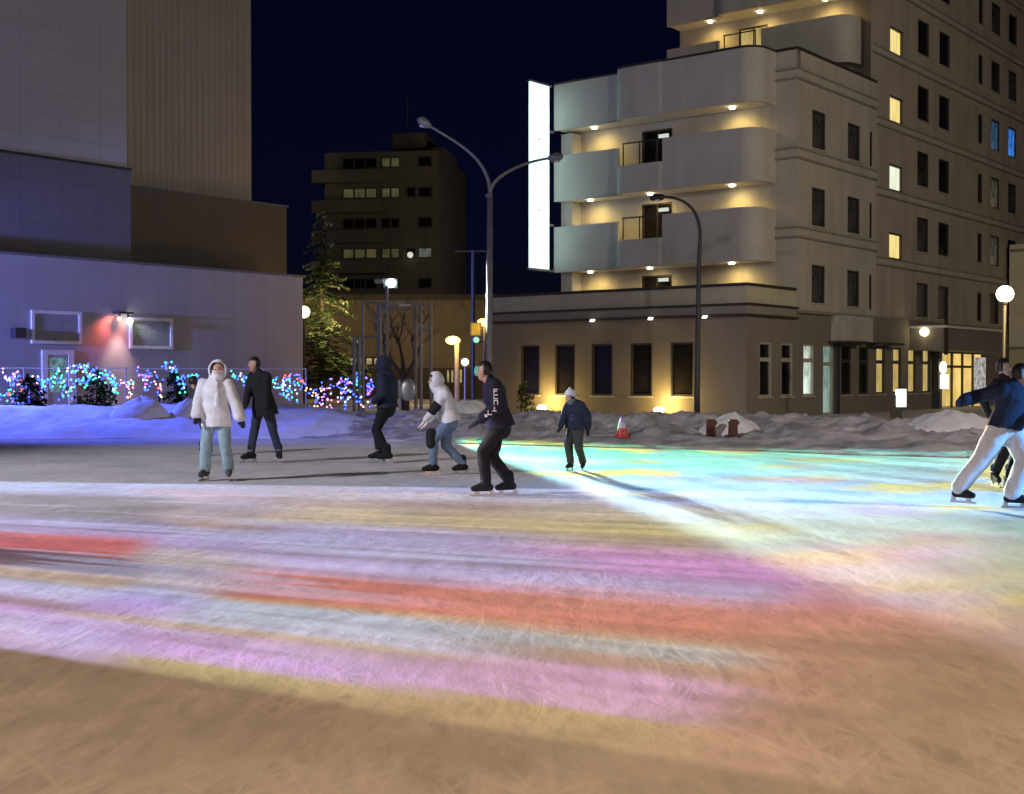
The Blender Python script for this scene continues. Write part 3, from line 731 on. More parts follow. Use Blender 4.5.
def signal():
    Y = 64.0; b = at(473,300,Y); o = thing('traffic_signal','tall dark pole carrying an orange lit signal box with green light','traffic light',(b.x,Y,0))
    m = MB(); m.tube([(0,0,0),(0,0,at(473,250,Y).z)],.10,8); m.tube([(-.9,0,at(0,251,Y).z),(.7,0,at(0,251,Y).z)],.05,6); m.tube([(0,-.02,at(0,342,Y).z),(.75,-.02,at(0,342,Y).z)],.04,6); m.build('pole',M_dark,o)
    z0,z1 = at(0,336,Y).z,at(0,326,Y).z
    m = MB(); m.box((-.12,-.45,z0),(.42,-.12,z1+.15)); h = m.build('signal_box',mat('signal_yellow',(.7,.42,.06),.5,.1,3),o)
    m = MB(); m.quad((-.06,-.455,z0+.05),(.36,-.455,z0+.05),(.36,-.455,z1+.1),(-.06,-.455,z1+.1)); m.build('amber_panel',emit('amber_panel_glow',(1,.55,.06),.7,True,.3,(3,3,3)),h)
    m = MB(); m.ball((.17,-.4,z0-.2),.15,12,8); m.build('green_light',emit('green_signal',(.45,1,.75),.8),h,True)
    m = MB(); m.ball((.2,-.4,at(0,371,Y).z),(.14,.12,.25),10,6); m.build('crossing_light',emit('crossing_green',(.12,.6,.55),.6),o,True)
signal()
# projector on the pipe frame
def frame_tower():
    Y = 50.0; x0 = at(363,300,Y).x; root = thing('pipe_frame','pale metal pipe frame of posts and beams in front of the bare tree','frame',(x0,Y,0))
    X = lambda px: at(px,300,Y).x-x0
    Z = lambda py: at(400,py,Y).z
    def post(px,top,dy=0,r=.07): 
        m = MB(); m.tube([(X(px),dy,0),(X(px),dy,Z(top))],r,6); m.build('post',M_grey,root)
    for px,tp,dy in ((363,303,0),(376,304,.9),(380,303,0),(414,304,.9),(421,304,0),(431,305,0),(356,338,-.6),(361,338,-.6)): post(px,tp,dy)
    for a,b,py,dy in ((363,380,303,0),(380,431,304,0),(363,380,337,0),(356,361,338,-.6),(421,431,330,0)):
        m = MB(); m.tube([(X(a),dy,Z(py)),(X(b),dy,Z(py))],.06,6); m.build('beam',M_grey,root)
    m = MB(); m.box((X(400),-.2,Z(306)),(X(411),.1,Z(304.5))); m.build('plate',M_white,root)
frame_tower()
def projector():
    Y = 50.0; p = at(391,283,Y); o = thing('projector_mast','cyan white projector lamp on top of a thin mast','projector',(p.x,Y,0))
    m = MB(); m.tube([(-.15,0,0),(-.15,0,p.z-.1)],.06,8); m.tube([(-.5,0,p.z-.9),(.6,0,p.z-1.1)],.06,6); m.build('mast',M_grey,o)
    m = MB(); m.box((-.3,.06,p.z-.18),(.22,.55,p.z+.18)); m.box((-.62,-.1,p.z),(-.3,.3,p.z+.14)); m.build('housing',M_grey,o)
    m = MB(); m.ball((0,0.02,p.z),(.19,.1,.17),14,8); m.build('lens',emit('projector_glow',(.62,1,.95),9.0),o,True)
    return Vector((p.x,Y-.45,p.z))
PJ1 = projector()
def mirror():
    Y = 36.0; b = at(401,420,Y); o = thing('road_mirror','round convex mirror on a leaning post behind the snow bank','road mirror',(b.x,Y,0))
    m = MB(); m.tube([(0,0,0),(-.05,0,at(0,380,Y).z)],.035,8); m.tube([(-.05,0,at(0,383,Y).z),(.3,0,at(0,388,Y).z)],.025,6); m.build('post',M_grey,o)
    c = at(408,390,Y); q = Vector((c.x-b.x,-.05,c.z))
    m = MB(); 
    for k in range(1): m.ball(q,(.21,.05,.28),18,8)
    m.build('mirror_face',mat('mirror_glass',(.40,.40,.36),.38,.25,3,metal=.7),o,True)
    m = MB(); m.tube([q+Vector((.22*math.cos(a),.0,.29*math.sin(a))) for a in [2*PI*i/20 for i in range(21)]],.018,6); m.build('rim',M_grey,o,True)
mirror()
def stand_sign():
    Y = 44.0; b = at(897,418,Y); o = thing('standing_sign','small glowing white sign on a dark stand before the ground floor windows','sign',(b.x,Y,0),R(18))
    m = MB(); m.box((-.2,-.12,0),(.12,.12,.50)); m.box((-.12,-.03,.45),(-.06,.03,.9)); m.build('stand',M_dark,o)
    z0,z1 = at(0,407,Y).z,at(0,389,Y).z
    m = MB(); m.box((-.03,-.10,z0),(.30,.06,z1)); m.build('light_panel',emit('stand_sign_glow',(.85,1,.88),1.5,True,.25,(4,4,3)),o)
    m = MB(); m.box((-.05,-.08,z1+.002),(.32,.05,z1+.03)); m.build('cap',M_dark,o)
stand_sign()
def cone():
    p = hit(622,436); o = thing('traffic_cone','red traffic cone with a pale band on the snow bank','traffic cone',(p.x,p.y,p.z-.03))
    Mr = mat('cone_red',(.55,.05,.04),.5,.15,5); k = .62
    m = MB(); m.lathe([(.25,.0),(.25,.05),(.2,.06)],n=14); m.lathe([(.18,.06),(.14,.28)],n=14); m.build('base',Mr,o,False)
    m = MB(); m.lathe([(.14,.283),(.098,.46)],n=14); m.build('reflective_band',mat('cone_white',(.50,.42,.55),.4,.1,6),o)
    m = MB(); m.lathe([(.098,.463),(.05,.58),(.0505,.62),(.03,.64)],n=14); m.build('tip',mat('cone_purple_light_tint',(.40,.16,.45),.5,.1,6),o); o.scale = (.74,.74,.74)  # purple light falling on the tip is put into its colour
cone()
def mound(name,label,px,py,rx,ry,h,m,seed,base=None):
    p = hit(px,py); base = p.z-.1; vs = []; fs = []; n = 40; k = 14
    o = MB()
    for i in range(k+1):
        r = i/k
        for j in range(n):
            a = 2*PI*j/n; rr = r*(1+.22*mnoise.noise((math.cos(a)*1.3+seed,math.sin(a)*1.3,seed)))
            x,y = rx*rr*math.cos(a), ry*rr*math.sin(a)
            z = h*(1-r**1.7)*(1+.0*r) + .16*h*fbm(x+seed*3,y,1.5/max(.3,h),seed) - (.08 if i == k else 0) + .05*h*fbm(x,y,6,seed)
            vs.append((x,y,z))
    for i in range(k):
        for j in range(n): fs.append((i*n+j,(i+1)*n+j,(i+1)*n+(j+1)%n,i*n+(j+1)%n))
    o.add(vs,fs)
    return tag(o.build(name,m,None,True,(p.x,p.y,base or 0)),label,'snow pile')
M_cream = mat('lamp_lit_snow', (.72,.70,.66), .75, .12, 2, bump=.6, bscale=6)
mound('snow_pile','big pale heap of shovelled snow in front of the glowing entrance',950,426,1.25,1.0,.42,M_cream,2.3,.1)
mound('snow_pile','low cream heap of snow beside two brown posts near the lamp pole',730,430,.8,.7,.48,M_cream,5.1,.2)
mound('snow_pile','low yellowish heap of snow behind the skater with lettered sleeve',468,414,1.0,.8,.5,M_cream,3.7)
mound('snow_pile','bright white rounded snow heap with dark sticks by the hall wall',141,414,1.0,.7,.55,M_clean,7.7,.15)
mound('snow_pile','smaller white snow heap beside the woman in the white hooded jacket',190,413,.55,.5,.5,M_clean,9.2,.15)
M_post = mat('red_brown_paint',(.10,.03,.02),.6,.2,5)
for px,lab in ((711,'brown barrier post left of the cream snow heap'),(733,'brown barrier post stuck in front of the cream snow heap')):
    p = hit(px,436); o = thing('barrier_post',lab,'post',(p.x,p.y,p.z-.05),R(10),'brown barrier posts by the snow heap')
    m = MB(); m.box((-.09,-.06,0),(.09,.06,.42)); m.box((-.12,-.05,.30),(.12,-.062,.38)); m.build('board',M_post,o)
    m = MB(); m.box((-.14,-.12,0),(.14,.12,.06)); m.build('foot',M_dark,o)

# ------------------------------------------------------------------ trees
M_bark = mat('bark',(.07,.055,.045),.9,.3,6,bump=.5,bscale=20)
M_need = mat('conifer_needles',(.045,.07,.035),.8,.5,3)
M_snowy = mat('snowy_needles',(.30,.32,.20),.8,.4,3)
def conifer(name,label,loc,h,rad,nb,seed,cat='tree',bare=.12,snowfrac=.25):
    rnd = random.Random(seed); o = thing(name,label,cat,loc)
    t = MB(); t.tube([(0,0,0),(.03,0,h*.5),(0,0,h*.98)],[h*.016+.02,h*.01+.01,.015],8); t.build('trunk',M_bark,o,True)
    c = MB()
    for i in range(nb):
        f = (i+rnd.random())/nb; z = h*(bare+(1-bare)*f); L = rad*(1-f)**.8*rnd.uniform(.65,1.15)+.08
        a = rnd.uniform(0,2*PI); droop = rnd.uniform(.05,.4); d = Vector((math.cos(a),math.sin(a),0))
        sn = rnd.random() < snowfrac
        ns = max(5,int(L*13))
        for k in range(ns):
            q = (k+rnd.random())/ns; p = d*(L*q)+Vector((0,0,z-droop*L*q*q+rnd.uniform(-.05,.05)))
            wd = L*.30*(1.05-q)+.06; 
            for sd in (-1,1):
                side = Vector((-d.y,d.x,0))*sd; tip = p+(side*.8+d*.6)*wd*rnd.uniform(.6,1.2)+Vector((0,0,rnd.uniform(-.14,.06)))
                bq = d*.09+Vector((0,0,rnd.uniform(-.05,.05))); c.mi = 1 if sn and rnd.random()<.75 else 0
                c.add([p,p+bq,tip+bq*.4,tip-bq*.2],[(0,1,2,3)])
    c.build('crown',[M_need,M_snowy],o)
p = at(312,380,66.5); conifer('conifer_tree','tall dark conifer beside the hall corner with lamp lit snowy branches','',10,1,1,1) if False else conifer('conifer_tree','tall dark conifer beside the hall corner with lamp lit snowy branches',(p.x+.2,68.5,0),at(0,208,68).z,2.6,190,3)
for px,py,Y,h,rd,lab,sd in ((96,410,43.5,1.75,.95,'dark rounded shrub wrapped in blue green lights by the hall door',5),(176,410,43.5,1.65,.8,'dark shrub wrapped in lights between the white snow heaps',6),(30,412,44,1.5,.9,'dark low shrub behind red and blue light strings at the far left',9)):
    p = at(px,py,Y); conifer('shrub',lab,(p.x,Y,0.05),h,rd,60,sd,'shrub',.06,.03)
p = hw(PS-1.6,t_of(525,PS-1.6),0.1); conifer('shrub','small dark shrub by the podium wall near the far uplight',p,1.25,.45,34,12,'shrub',.05,.02)
def bare_tree():
    p = at(405,400,53); o = thing('bare_tree','leafless tree with forked dark trunk behind the pipe frame','tree',(p.x,53,0)); rnd = random.Random(4)
    t = MB(); t.tube([(0,0,0),(.02,0,.8),(0,0,1.5)],[.2,.15,.14],8)
    b = MB()
    def grow(mb,p,d,L,r,lev):
        pts = [p]; q = p.copy(); dd = d.copy()
        for i in range(4):
            dd = (dd+Vector((rnd.uniform(-.25,.25),rnd.uniform(-.25,.25),rnd.uniform(-.05,.2)))).normalized(); q = q+dd*(L/4); pts.append(q.copy())
        mb.tube(pts,[r*(1-.13*i) for i in range(5)],6 if lev<2 else 4)
        if lev < 4:
            for i in range(3 if lev < 3 else 3):
                a = rnd.uniform(0,2*PI); k = rnd.choice((2,3,4)); nd = (dd+Vector((math.cos(a),math.sin(a)*.7,rnd.uniform(-.1,.5)))*.85).normalized()
                grow(b,pts[k],nd,L*rnd.uniform(.58,.8),r*.5,lev+1)
    for d in ((-.5,.1,1),(.45,-.1,1),(.1,.3,1)): grow(t,Vector((0,0,1.4)),Vector(d).normalized(),1.7,.10,1)
    t.build('trunk',M_bark,o,True); b.build('branches',M_bark,o)
bare_tree()

# ------------------------------------------------------------------ light strings
BC = {'blue':(.05,.12,1),'cyan':(.08,.75,.95),'green':(.08,.9,.45),'white':(.75,.85,1),'violet':(.45,.12,1),'red':(1,.10,.06),'pink':(1,.35,.55),'warm':(1,.8,.4)}
bm_ = {}
for k_,c in BC.items():
    m = MB(); m.ball((0,0,0),.036,8,5); me = m.mesh('bulb'); me.materials.append(emit('bulb_'+k_,c,3.4 if k_ in ('blue','violet','red') else 2.3,False)); bm_[k_] = me
def string(label, pts_px, Y, cols, nb, jit, seed):
    nb = int(nb*1.55); jit *= 1.35; cols = cols+['blue','blue']
    rnd = random.Random(seed); P = [at(x,y,Y) for x,y in pts_px]
    o = thing('light_string',label,'fairy lights',(P[0].x,Y,P[0].z),0,'coloured fairy light strings in front of the hall')
    loc = [p-P[0] for p in P]; m = MB(); m.tube(loc,.012,4); m.build('cable',M_dark,o)
    seg = [(loc[i+1]-loc[i]).length for i in range(len(loc)-1)]; tot = sum(seg)
    for k in range(nb):
        d = tot*(k+.5)/nb; i = 0
        while i < len(seg)-1 and d > seg[i]: d -= seg[i]; i += 1
        p = loc[i].lerp(loc[i+1], min(1,d/seg[i]))+Vector((rnd.uniform(-jit,jit),rnd.uniform(-.2,.2),rnd.uniform(-jit,jit)))
        link('bulb',bm_[rnd.choice(cols)],o,p)
string('violet and pink fairy lights hanging at the far left end',[(4,370),(9,385),(14,372),(16,392)],45,['violet','violet','pink','white'],22,.10,1)
string('green and cyan fairy lights low at the far left end',[(1,398),(8,392),(12,405),(15,390)],45,['green','cyan','green','red'],18,.10,2)
string('straight hanging string of red and warm lights on the dark shrub',[(20,374),(21,404)],45,['red','red','warm'],11,.05,3)
string('straight hanging string of deep blue lights beside the red string',[(30,384),(31,408)],45,['blue','violet'],10,.05,4)
string('red and pink lights sloping down left of the hall door',[(36,380),(40,392),(42,406)],45,['red','pink','warm'],13,.06,5)
string('dense cyan and white lights draped across the hall door',[(33,376),(44,390),(50,382),(58,372),(64,386),(70,394),(62,396)],45,['cyan','cyan','white','green','blue'],44,.14,6)
string('lights arching over the shrub in blue white and green',[(70,373),(78,367),(88,368),(97,374),(103,380)],43,['white','blue','green','blue','green'],34,.12,7)
string('green blue clump of lights at the front of the rounded shrub',[(74,384),(84,382),(90,378),(86,386)],43,['green','cyan','blue'],18,.10,8)
string('cyan green lights falling down the side of the rounded shrub',[(108,372),(113,380),(116,394)],43,['cyan','green','cyan','white'],20,.08,9)
string('pale green and pink lights hanging above the bright snow heap',[(120,380),(126,386),(131,380),(129,400)],45,['green','pink','warm','white'],16,.08,10)
string('blue and white hanging lights between two snow heaps',[(138,370),(143,378),(148,372),(146,394)],45,['blue','white','blue','violet'],22,.10,11)
string('red and pink lights hanging beside the blue and white ones',[(154,372),(160,390),(158,398),(163,380)],45,['red','pink','warm'],13,.07,12)
string('green and blue lights arching over the shrub beside the white woman',[(163,368),(168,365),(176,372),(182,380),(184,392)],43,['green','blue','cyan','white'],26,.09,13)
string('green cyan lights above the head behind the white woman',[(189,377),(194,374),(199,378)],45,['green','cyan'],9,.06,14)
string('white and green lights between the white woman and the dark coat man',[(229,372),(238,380),(244,374),(246,386)],47,['white','green','cyan'],14,.08,15)
string('dense cyan blue and green lights right of the dark coat man',[(271,378),(278,386),(284,394),(286,380),(296,390),(294,402)],50,['cyan','blue','green','white','cyan'],40,.16,16)
string('red and violet lights along the cable at the hall corner',[(284,378),(296,376),(306,383)],50,['red','violet','red'],14,.08,17)
string('white and warm lights at the foot of the conifer',[(309,388),(316,398),(322,386),(328,402),(312,404)],52,['white','warm','pink','violet'],34,.18,18)
string('violet and blue lights in front of the low building',[(334,386),(342,380),(350,388),(344,398)],52,['violet','blue','violet','white'],34,.20,19)
string('green lights hanging straight down left of the navy skater',[(358,374),(359,390)],52,['green','cyan'],12,.08,20)
string('deep violet lights beside the green hanging string',[(368,378),(372,392),(364,394)],52,['violet','blue','violet'],18,.10,21)
string('scattered blue and white lights low on the snow bank',[(340,404),(356,398),(366,404),(376,400)],46,['blue','white','pink'],18,.14,22)
# cable fence holding them
def cable_fence():
    a,b = at(-30,367,47),at(306,382,54); o = thing('cable_fence','thin pale cable on posts carrying the fairy lights before the hall','fence',(a.x,a.y,0))
    d = b-a; d.z = 0; d = Vector((d.x,d.y,0))
    for k in range(8):
        q = d*(k/7); m = MB(); m.tube([q,q+Vector((0,0,1.87))],.03,6); m.build('post',M_grey,o)
    m = MB(); m.tube([Vector((0,0,1.85))+d*(k/28)+Vector((0,0,-.02*math.sin(k*PI/4)**2)) for k in range(29)],.018,5); m.build('cable',M_white,o)
cable_fence()

# ------------------------------------------------------------------ people
def rcone(mb,p0,p1,r0,r1,n=14,flat=1.0,side=None,open0=False):
    p0,p1 = Vector(p0),Vector(p1); ax = p1-p0; L = ax.length; ax = ax/L if L > 1e-6 else Vector((0,0,1))
    ref = Vector(side) if side is not None else (Vector((0,0,1)) if abs(ax.z)<.9 else Vector((1,0,0)))
    b = (ref-ax*ref.dot(ax)).normalized(); a = b.cross(ax).normalized()
    rings = []
    for i in range(4): ph = -PI/2+PI/2*(i+.35)/4; rings.append((p0+ax*r0*math.sin(ph), r0*math.cos(ph)))
    if open0: rings = [(p0+ax*.02, r0*.8)]
    rings.append((p0,r0)); rings.append((p1,r1))
    for i in range(4): ph = PI/2*(i+.65)/4; rings.append((p1+ax*r1*math.sin(ph), r1*math.cos(ph)))
    vs = []; fs = []
    for c,r in rings:
        for j in range(n): vs.append(c+b*(r*math.cos(2*PI*j/n))+a*(r*flat*math.sin(2*PI*j/n)))
    k = len(rings)
    for i in range(k-1):
        for j in range(n): fs.append((i*n+j,i*n+(j+1)%n,(i+1)*n+(j+1)%n,(i+1)*n+j))
    fs.append(tuple(reversed(range(n)))); fs.append(tuple((k-1)*n+j for j in range(n)))
    mb.add(vs,fs)
_clouds = {}
def remesh(mb,name,voxel,mats,parent,smooth_it=3,folds=0.0,fscale=.08):
    me = mb.mesh(name); o = link(name,me)
    md = o.modifiers.new('r','REMESH'); md.mode = 'VOXEL'; md.voxel_size = voxel; md.use_smooth_shade = True
    sm = o.modifiers.new('s','SMOOTH'); sm.factor = .5; sm.iterations = smooth_it
    if folds:
        if fscale not in _clouds:
            t = bpy.data.textures.new('folds','CLOUDS'); t.noise_scale = fscale; t.noise_depth = 2; _clouds[fscale] = t
        d = o.modifiers.new('d','DISPLACE'); d.texture = _clouds[fscale]; d.strength = folds; d.mid_level = .5
    dg = bpy.context.evaluated_depsgraph_get(); ev = o.evaluated_get(dg)
    nm = bpy.data.meshes.new_from_object(ev, depsgraph=dg)
    o.modifiers.clear(); o.data = nm; bpy.data.meshes.remove(me)
    nm.materials.clear(); nm.materials.append(mats)
    nm.polygons.foreach_set('use_smooth',[True]*len(nm.polygons))
    if parent: o.parent = parent
    return o
def ik(a,b,l1,l2,pole):
    a,b = Vector(a),Vector(b); d = b-a; L = min(d.length,(l1+l2)*.999); u = d.normalized()
    b = a+u*L
    x = (l1*l1-l2*l2+L*L)/(2*L); h = math.sqrt(max(0,l1*l1-x*x))
    pl = Vector(pole); pl = pl-u*pl.dot(u); pl = pl.normalized() if pl.length > 1e-5 else Vector((0,-1,0))
    return a+u*x+pl*h, b
M_skin = mat('skin',(.46,.29,.22),.55,.08,8)
M_hair = mat('dark_hair',(.012,.010,.010),.5,.3,30)
M_eye = mat('eye_dark',(.02,.015,.015),.3,.1,5)
M_blade = mat('skate_blade',(.5,.5,.52),.3,.05,5,metal=.9)
def fabric(name,col,var=.15): return mat('cloth_'+name,col,.85,var,7,bump=.3,bscale=90,spec=.2)
def person(label, loc, S, face, head_dir, pelvis, chest, head, feet, hands, top, trousers, boots, skin_gloves=None, hair=True, hood=None, beanie=None, coat=None, sleeve=1.0, puffy=1.0, legw=1.0, scarf=None, knee=None, elbow=None, flare=0.0, mask=None, group='skaters on the ice', letters=False):
    root = thing('person',label,'person',loc,0,group); root.scale = (S,S,S)
    fa = R(face); f = Vector((-math.sin(fa),-math.cos(fa),0)); lf = Vector((-f.y,f.x,0))
    ha = R(head_dir); hf = Vector((-math.sin(ha),-math.cos(ha),0)); hl = Vector((-hf.y,hf.x,0))
    pe,ch,hd = Vector(pelvis),Vector(chest),Vector(head)
    hipL,hipR = pe+lf*.09,pe-lf*.09; shL,shR = ch+lf*.175,ch-lf*.175
    up = (ch-pe).normalized()
    legs = []
    for hip,(fx,fy,fz,fd) in ((hipL,feet[0]),(hipR,feet[1])):
        da = R(fd); fv = Vector((-math.sin(da),-math.cos(da),0))
        kn,an = ik(hip,(fx,fy,fz),.43,.43,f*1.0+fv*.4); legs.append((hip,kn,an,fv))
    arms = []
    for sh,hnd,sg in ((shL,hands[0],1),(shR,hands[1],-1)):
        el,wr = ik(sh,hnd[:3],.285,.26,-f*1.0+lf*sg*.5-Vector((0,0,.3))); arms.append((sh,el,wr,sg))
    # ---- body
    B = MB(); fl = lf
    rcone(B,pe+Vector((0,0,-.02)),pe+up*.12,.115,.12,flat=.78,side=fl) if False else None
    rcone(B,pe-up*.02,pe+up*.16,.15,.135,flat=.68,side=lf); rcone(B,pe+up*.16,ch-up*.12,.135,.16,flat=.66,side=lf); rcone(B,ch-up*.12,ch-up*.02,.16,.11,flat=.62,side=lf)
    rcone(B,shL-up*.03,shR-up*.03,.062,.062)
    nk = hd-Vector((0,0,.09))-hf*.02
    rcone(B,ch-up*.01,nk,.06,.052)
    hk = 1.16 if S < .8 else 1.0
    B.ball(hd+Vector((0,0,.02))-hf*.01,(.082*hk,.082*hk,.105*hk),16,12)
    rcone(B,hd+hf*.022-Vector((0,0,.0)),hd+hf*.035-Vector((0,0,.075)),.066*hk,.042*hk)
    rcone(B,hd+hf*.085+Vector((0,0,.012)),hd+hf*.104-Vector((0,0,.022)),.010,.015,8)
    for s in (1,-1): rcone(B,hd+hl*s*.083+Vector((0,0,.015)),hd+hl*s*.086-Vector((0,0,.02)),.02,.014,8,.6)
    rcone(B,hd+hf*.078+hl*.028+Vector((0,0,.038)),hd+hf*.078-hl*.028+Vector((0,0,.038)),.012,.012,8)
    for hip,kn,an,fv in legs:
        rcone(B,hip,kn,.082,.055); rcone(B,kn,kn.lerp(an,.35),.054,.058); rcone(B,kn.lerp(an,.35),an,.058,.04); rcone(B,an-Vector((0,0,.03)),an+fv*.15-Vector((0,0,.05)),.042,.032)
    hands_geo = []
    for sh,el,wr,sg in arms:
        hand_geo = MB(); hands_geo.append(hand_geo)
        rcone(B,sh,el,.052,.04); rcone(B,el,wr,.041,.028)
        d = (wr-el).normalized(); side = lf*sg; side = (side-d*side.dot(d)).normalized(); nrm = d.cross(side)
        for mbx,g_ in ((B,0.0),(hand_geo,.006)):
            rcone(mbx,wr,wr+d*.075,.03+g_,.038+g_,12,.5,nrm.cross(d))
            for i,(o_,L) in enumerate(((-.028,.062),(-.0095,.074),(.0095,.070),(.027,.054))):
                w_ = nrm.cross(d); q = wr+d*.085+w_*o_; q1 = q+d*L*.55+f*.006; q2 = q1+d*L*.42+f*.018-Vector((0,0,.004))
                rcone(mbx,q,q1,.0105+g_*.5,.0095+g_*.5,8); rcone(mbx,q1,q2,.0095+g_*.5,.008+g_*.5,8)
            w_ = nrm.cross(d); q = wr+d*.03-w_*.028; q1 = q-w_*.022+d*.03; rcone(mbx,q,q1,.014+g_*.5,.012+g_*.5,8); rcone(mbx,q1,q1+d*.03,.011+g_*.5,.009+g_*.5,8)
    remesh(B,'body',.0095,M_skin,root,2)
    # ---- face
    for s in (1,-1):
        m = MB(); m.ball(hd+hf*.074+hl*s*.031+Vector((0,0,.022)),.0095,8,6); m.build('eye',M_eye,root,True)
    m = MB(); c0 = hd+hf*.079-Vector((0,0,.055)); m.tube([c0+hl*.022-hf*.008,c0,c0-hl*.022-hf*.008],.006,6); m.build('mouth',mat('lips',(.32,.12,.10),.5,.1,5),root)
    # ---- trousers
    T = MB()
    rcone(T,pe-up*.03,pe+up*.08,.165*legw**.5,.155,flat=.76,side=lf)
    for hip,kn,an,fv in legs:
        e = an+Vector((0,0,.05)); k2 = kn+(kn-(hip+an)/2)*.05
        rcone(T,hip,k2,.102*legw,.078*legw); rcone(T,k2,e,.076*legw,.066*legw*(1+.2*flare))
    remesh(T,'trousers',.013,trousers,root,3,.026,.15)
    # ---- jacket
    J = MB(); hem = coat if coat else .10; pf = puffy
    lo = pe+up*(.12-hem)
    rcone(J,lo,pe+up*.16,(.205+.10*max(0,hem-.12))*pf,.170*pf,20,.80,lf,True); rcone(J,pe+up*.16,ch-up*.10,.168*pf,.19*pf,16,.74,lf); rcone(J,ch-up*.10,ch-up*.02,.19*pf,.12*pf,16,.70,lf)
    rcone(J,shL-up*.035,shR-up*.035,.078*pf,.078*pf); rcone(J,ch-up*.02,ch+up*.035+(nk-ch)*.35,.085,.08)
    for sh,el,wr,sg in arms:
        rcone(J,sh,el,.074*pf*sleeve,.066*pf*sleeve); rcone(J,el,el.lerp(wr,.93),.066*pf*sleeve,.050*pf*(1+flare*.9))
    remesh(J,'jacket',.013,top,root,3,.034,.20)
    if skin_gloves: 
        for hg in hands_geo: remesh(hg,'glove',.009,skin_gloves,root,1)
    # ---- skates
    for hip,kn,an,fv in legs:
        sd = Vector((-fv.y,fv.x,0))
        m = MB(); rcone(m,an+Vector((0,0,.12)),an-Vector((0,0,.02)),.062,.056,12); rcone(m,an-Vector((0,0,.03))-fv*.05,an+fv*.16-Vector((0,0,.045)),.052,.040,12,.9); rcone(m,an+fv*.05-Vector((0,0,.01)),an+fv*.12-Vector((0,0,.03)),.048,.04)
        b_ = remesh(m,'ice_skate',.013,boots,root,2)
        m = MB(); q = an-Vector((0,0,.085))
        Mx = Matrix(((sd.x,fv.x,0,q.x),(sd.y,fv.y,0,q.y),(0,0,1,q.z),(0,0,0,1)))
        m.box((-.004,-.12,-.055),(.004,.21,-.03),Mx); m.box((-.012,-.10,-.03),(.012,-.05,.02),Mx); m.box((-.012,.08,-.03),(.012,.14,.02),Mx); m.build('blade',M_blade,b_)
        m = MB(); m.tube([an+sd*.055*math.cos(a)+fv*.06*math.sin(a)+Vector((0,0,.06)) for a in [2*PI*i/14 for i in range(15)]],.010,6); m.build('strap',M_grey,b_)
    # ---- head wear
    def shell(name,r,cut,m_,squash=1.0,zlo=-.2,off=Vector((0,0,0)),vox=.012):
        q = MB(); n,k = 26,18; cen = hd+Vector((0,0,.02))-hf*.012+off; vs = []; 
        bm = bmesh.new(); bmesh.ops.create_uvsphere(bm,u_segments=n,v_segments=k,radius=1)
        for v in bm.verts:
            c = v.co.copy(); d = hl*c.x-hf*c.y+Vector((0,0,c.z)); v.co = d
        kill = [fc for fc in bm.faces if cut(fc.calc_center_median())]
        bmesh.ops.delete(bm,geom=kill,context='FACES')
        for v in bm.verts: v.co = cen+Vector((v.co.x*r[0],v.co.y*r[1],v.co.z*r[2]))*(1+.03*mnoise.noise(v.co*9))
        bmesh.ops.recalc_face_normals(bm,faces=bm.faces)
        me = bpy.data.meshes.new(name); bm.to_mesh(me); bm.free(); me.materials.append(m_)
        for pl_ in me.polygons: pl_.use_smooth = True
        o = link(name,me,root); sm = o.modifiers.new('t','SOLIDIFY'); sm.thickness = .014; sm.offset = 0
        return o
    if hair: shell('hair',(.094,.094,.118),lambda c: (c.dot(hf)>.25 and c.z<.45) or c.z<-.55,M_hair)
    if beanie:
        hat = shell('beanie',(.108*hk,.108*hk,.142*hk),lambda c: c.z<(.18 if c.dot(hf)>.2 else -.05),beanie)
        m = MB(); m.ball(hd+Vector((0,0,.02+.150*hk)),.035,10,8); m.build('pompom',beanie,hat,True)
    if hood:
        shell('hood',(.135,.14,.155),lambda c: c.dot(hf)>.52 and -.85<c.z<.72,hood,off=-hf*.005-Vector((0,0,.01)))
        m = MB(); rcone(m,ch+up*.02,nk+Vector((0,0,.02)),.13,.115,16,.95,lf); remesh(m,'hood_collar',.014,hood,root,2,.02,.05)
    if mask:
        shell('face_mask',(.089,.094,.10),lambda c: not (c.dot(hf)>.1 and c.z<-.05),mask,off=hf*.012-Vector((0,0,.012)))
    if scarf:
        m = MB(); rcone(m,ch+up*.03,nk+Vector((0,0,.03)),.105,.098,16,1,lf); rcone(m,ch+f*.12+lf*.03,ch+f*.15+lf*.05-up*.3,.05,.045,10,.6,lf); remesh(m,'scarf',.013,scarf,root,2,.03,.05)
    if knee is not None:
        for i in knee:
            hip,kn,an,fv = legs[i]; c = kn+(kn-(hip+an)/2).normalized()*.05
            m = MB(); rcone(m,c+Vector((0,0,.09)),c-Vector((0,0,.08)),.088,.085,14); remesh(m,'knee_pad',.013,fabric('pad_black',(.02,.02,.022)),root,2)
    if elbow is not None:
        for i in elbow:
            sh,el,wr,sg = arms[i]; m = MB(); rcone(m,el.lerp(sh,.2),el.lerp(wr,.3),.085,.075,12); remesh(m,'elbow_pad',.013,fabric('pad_black',(.02,.02,.022)),root,2)
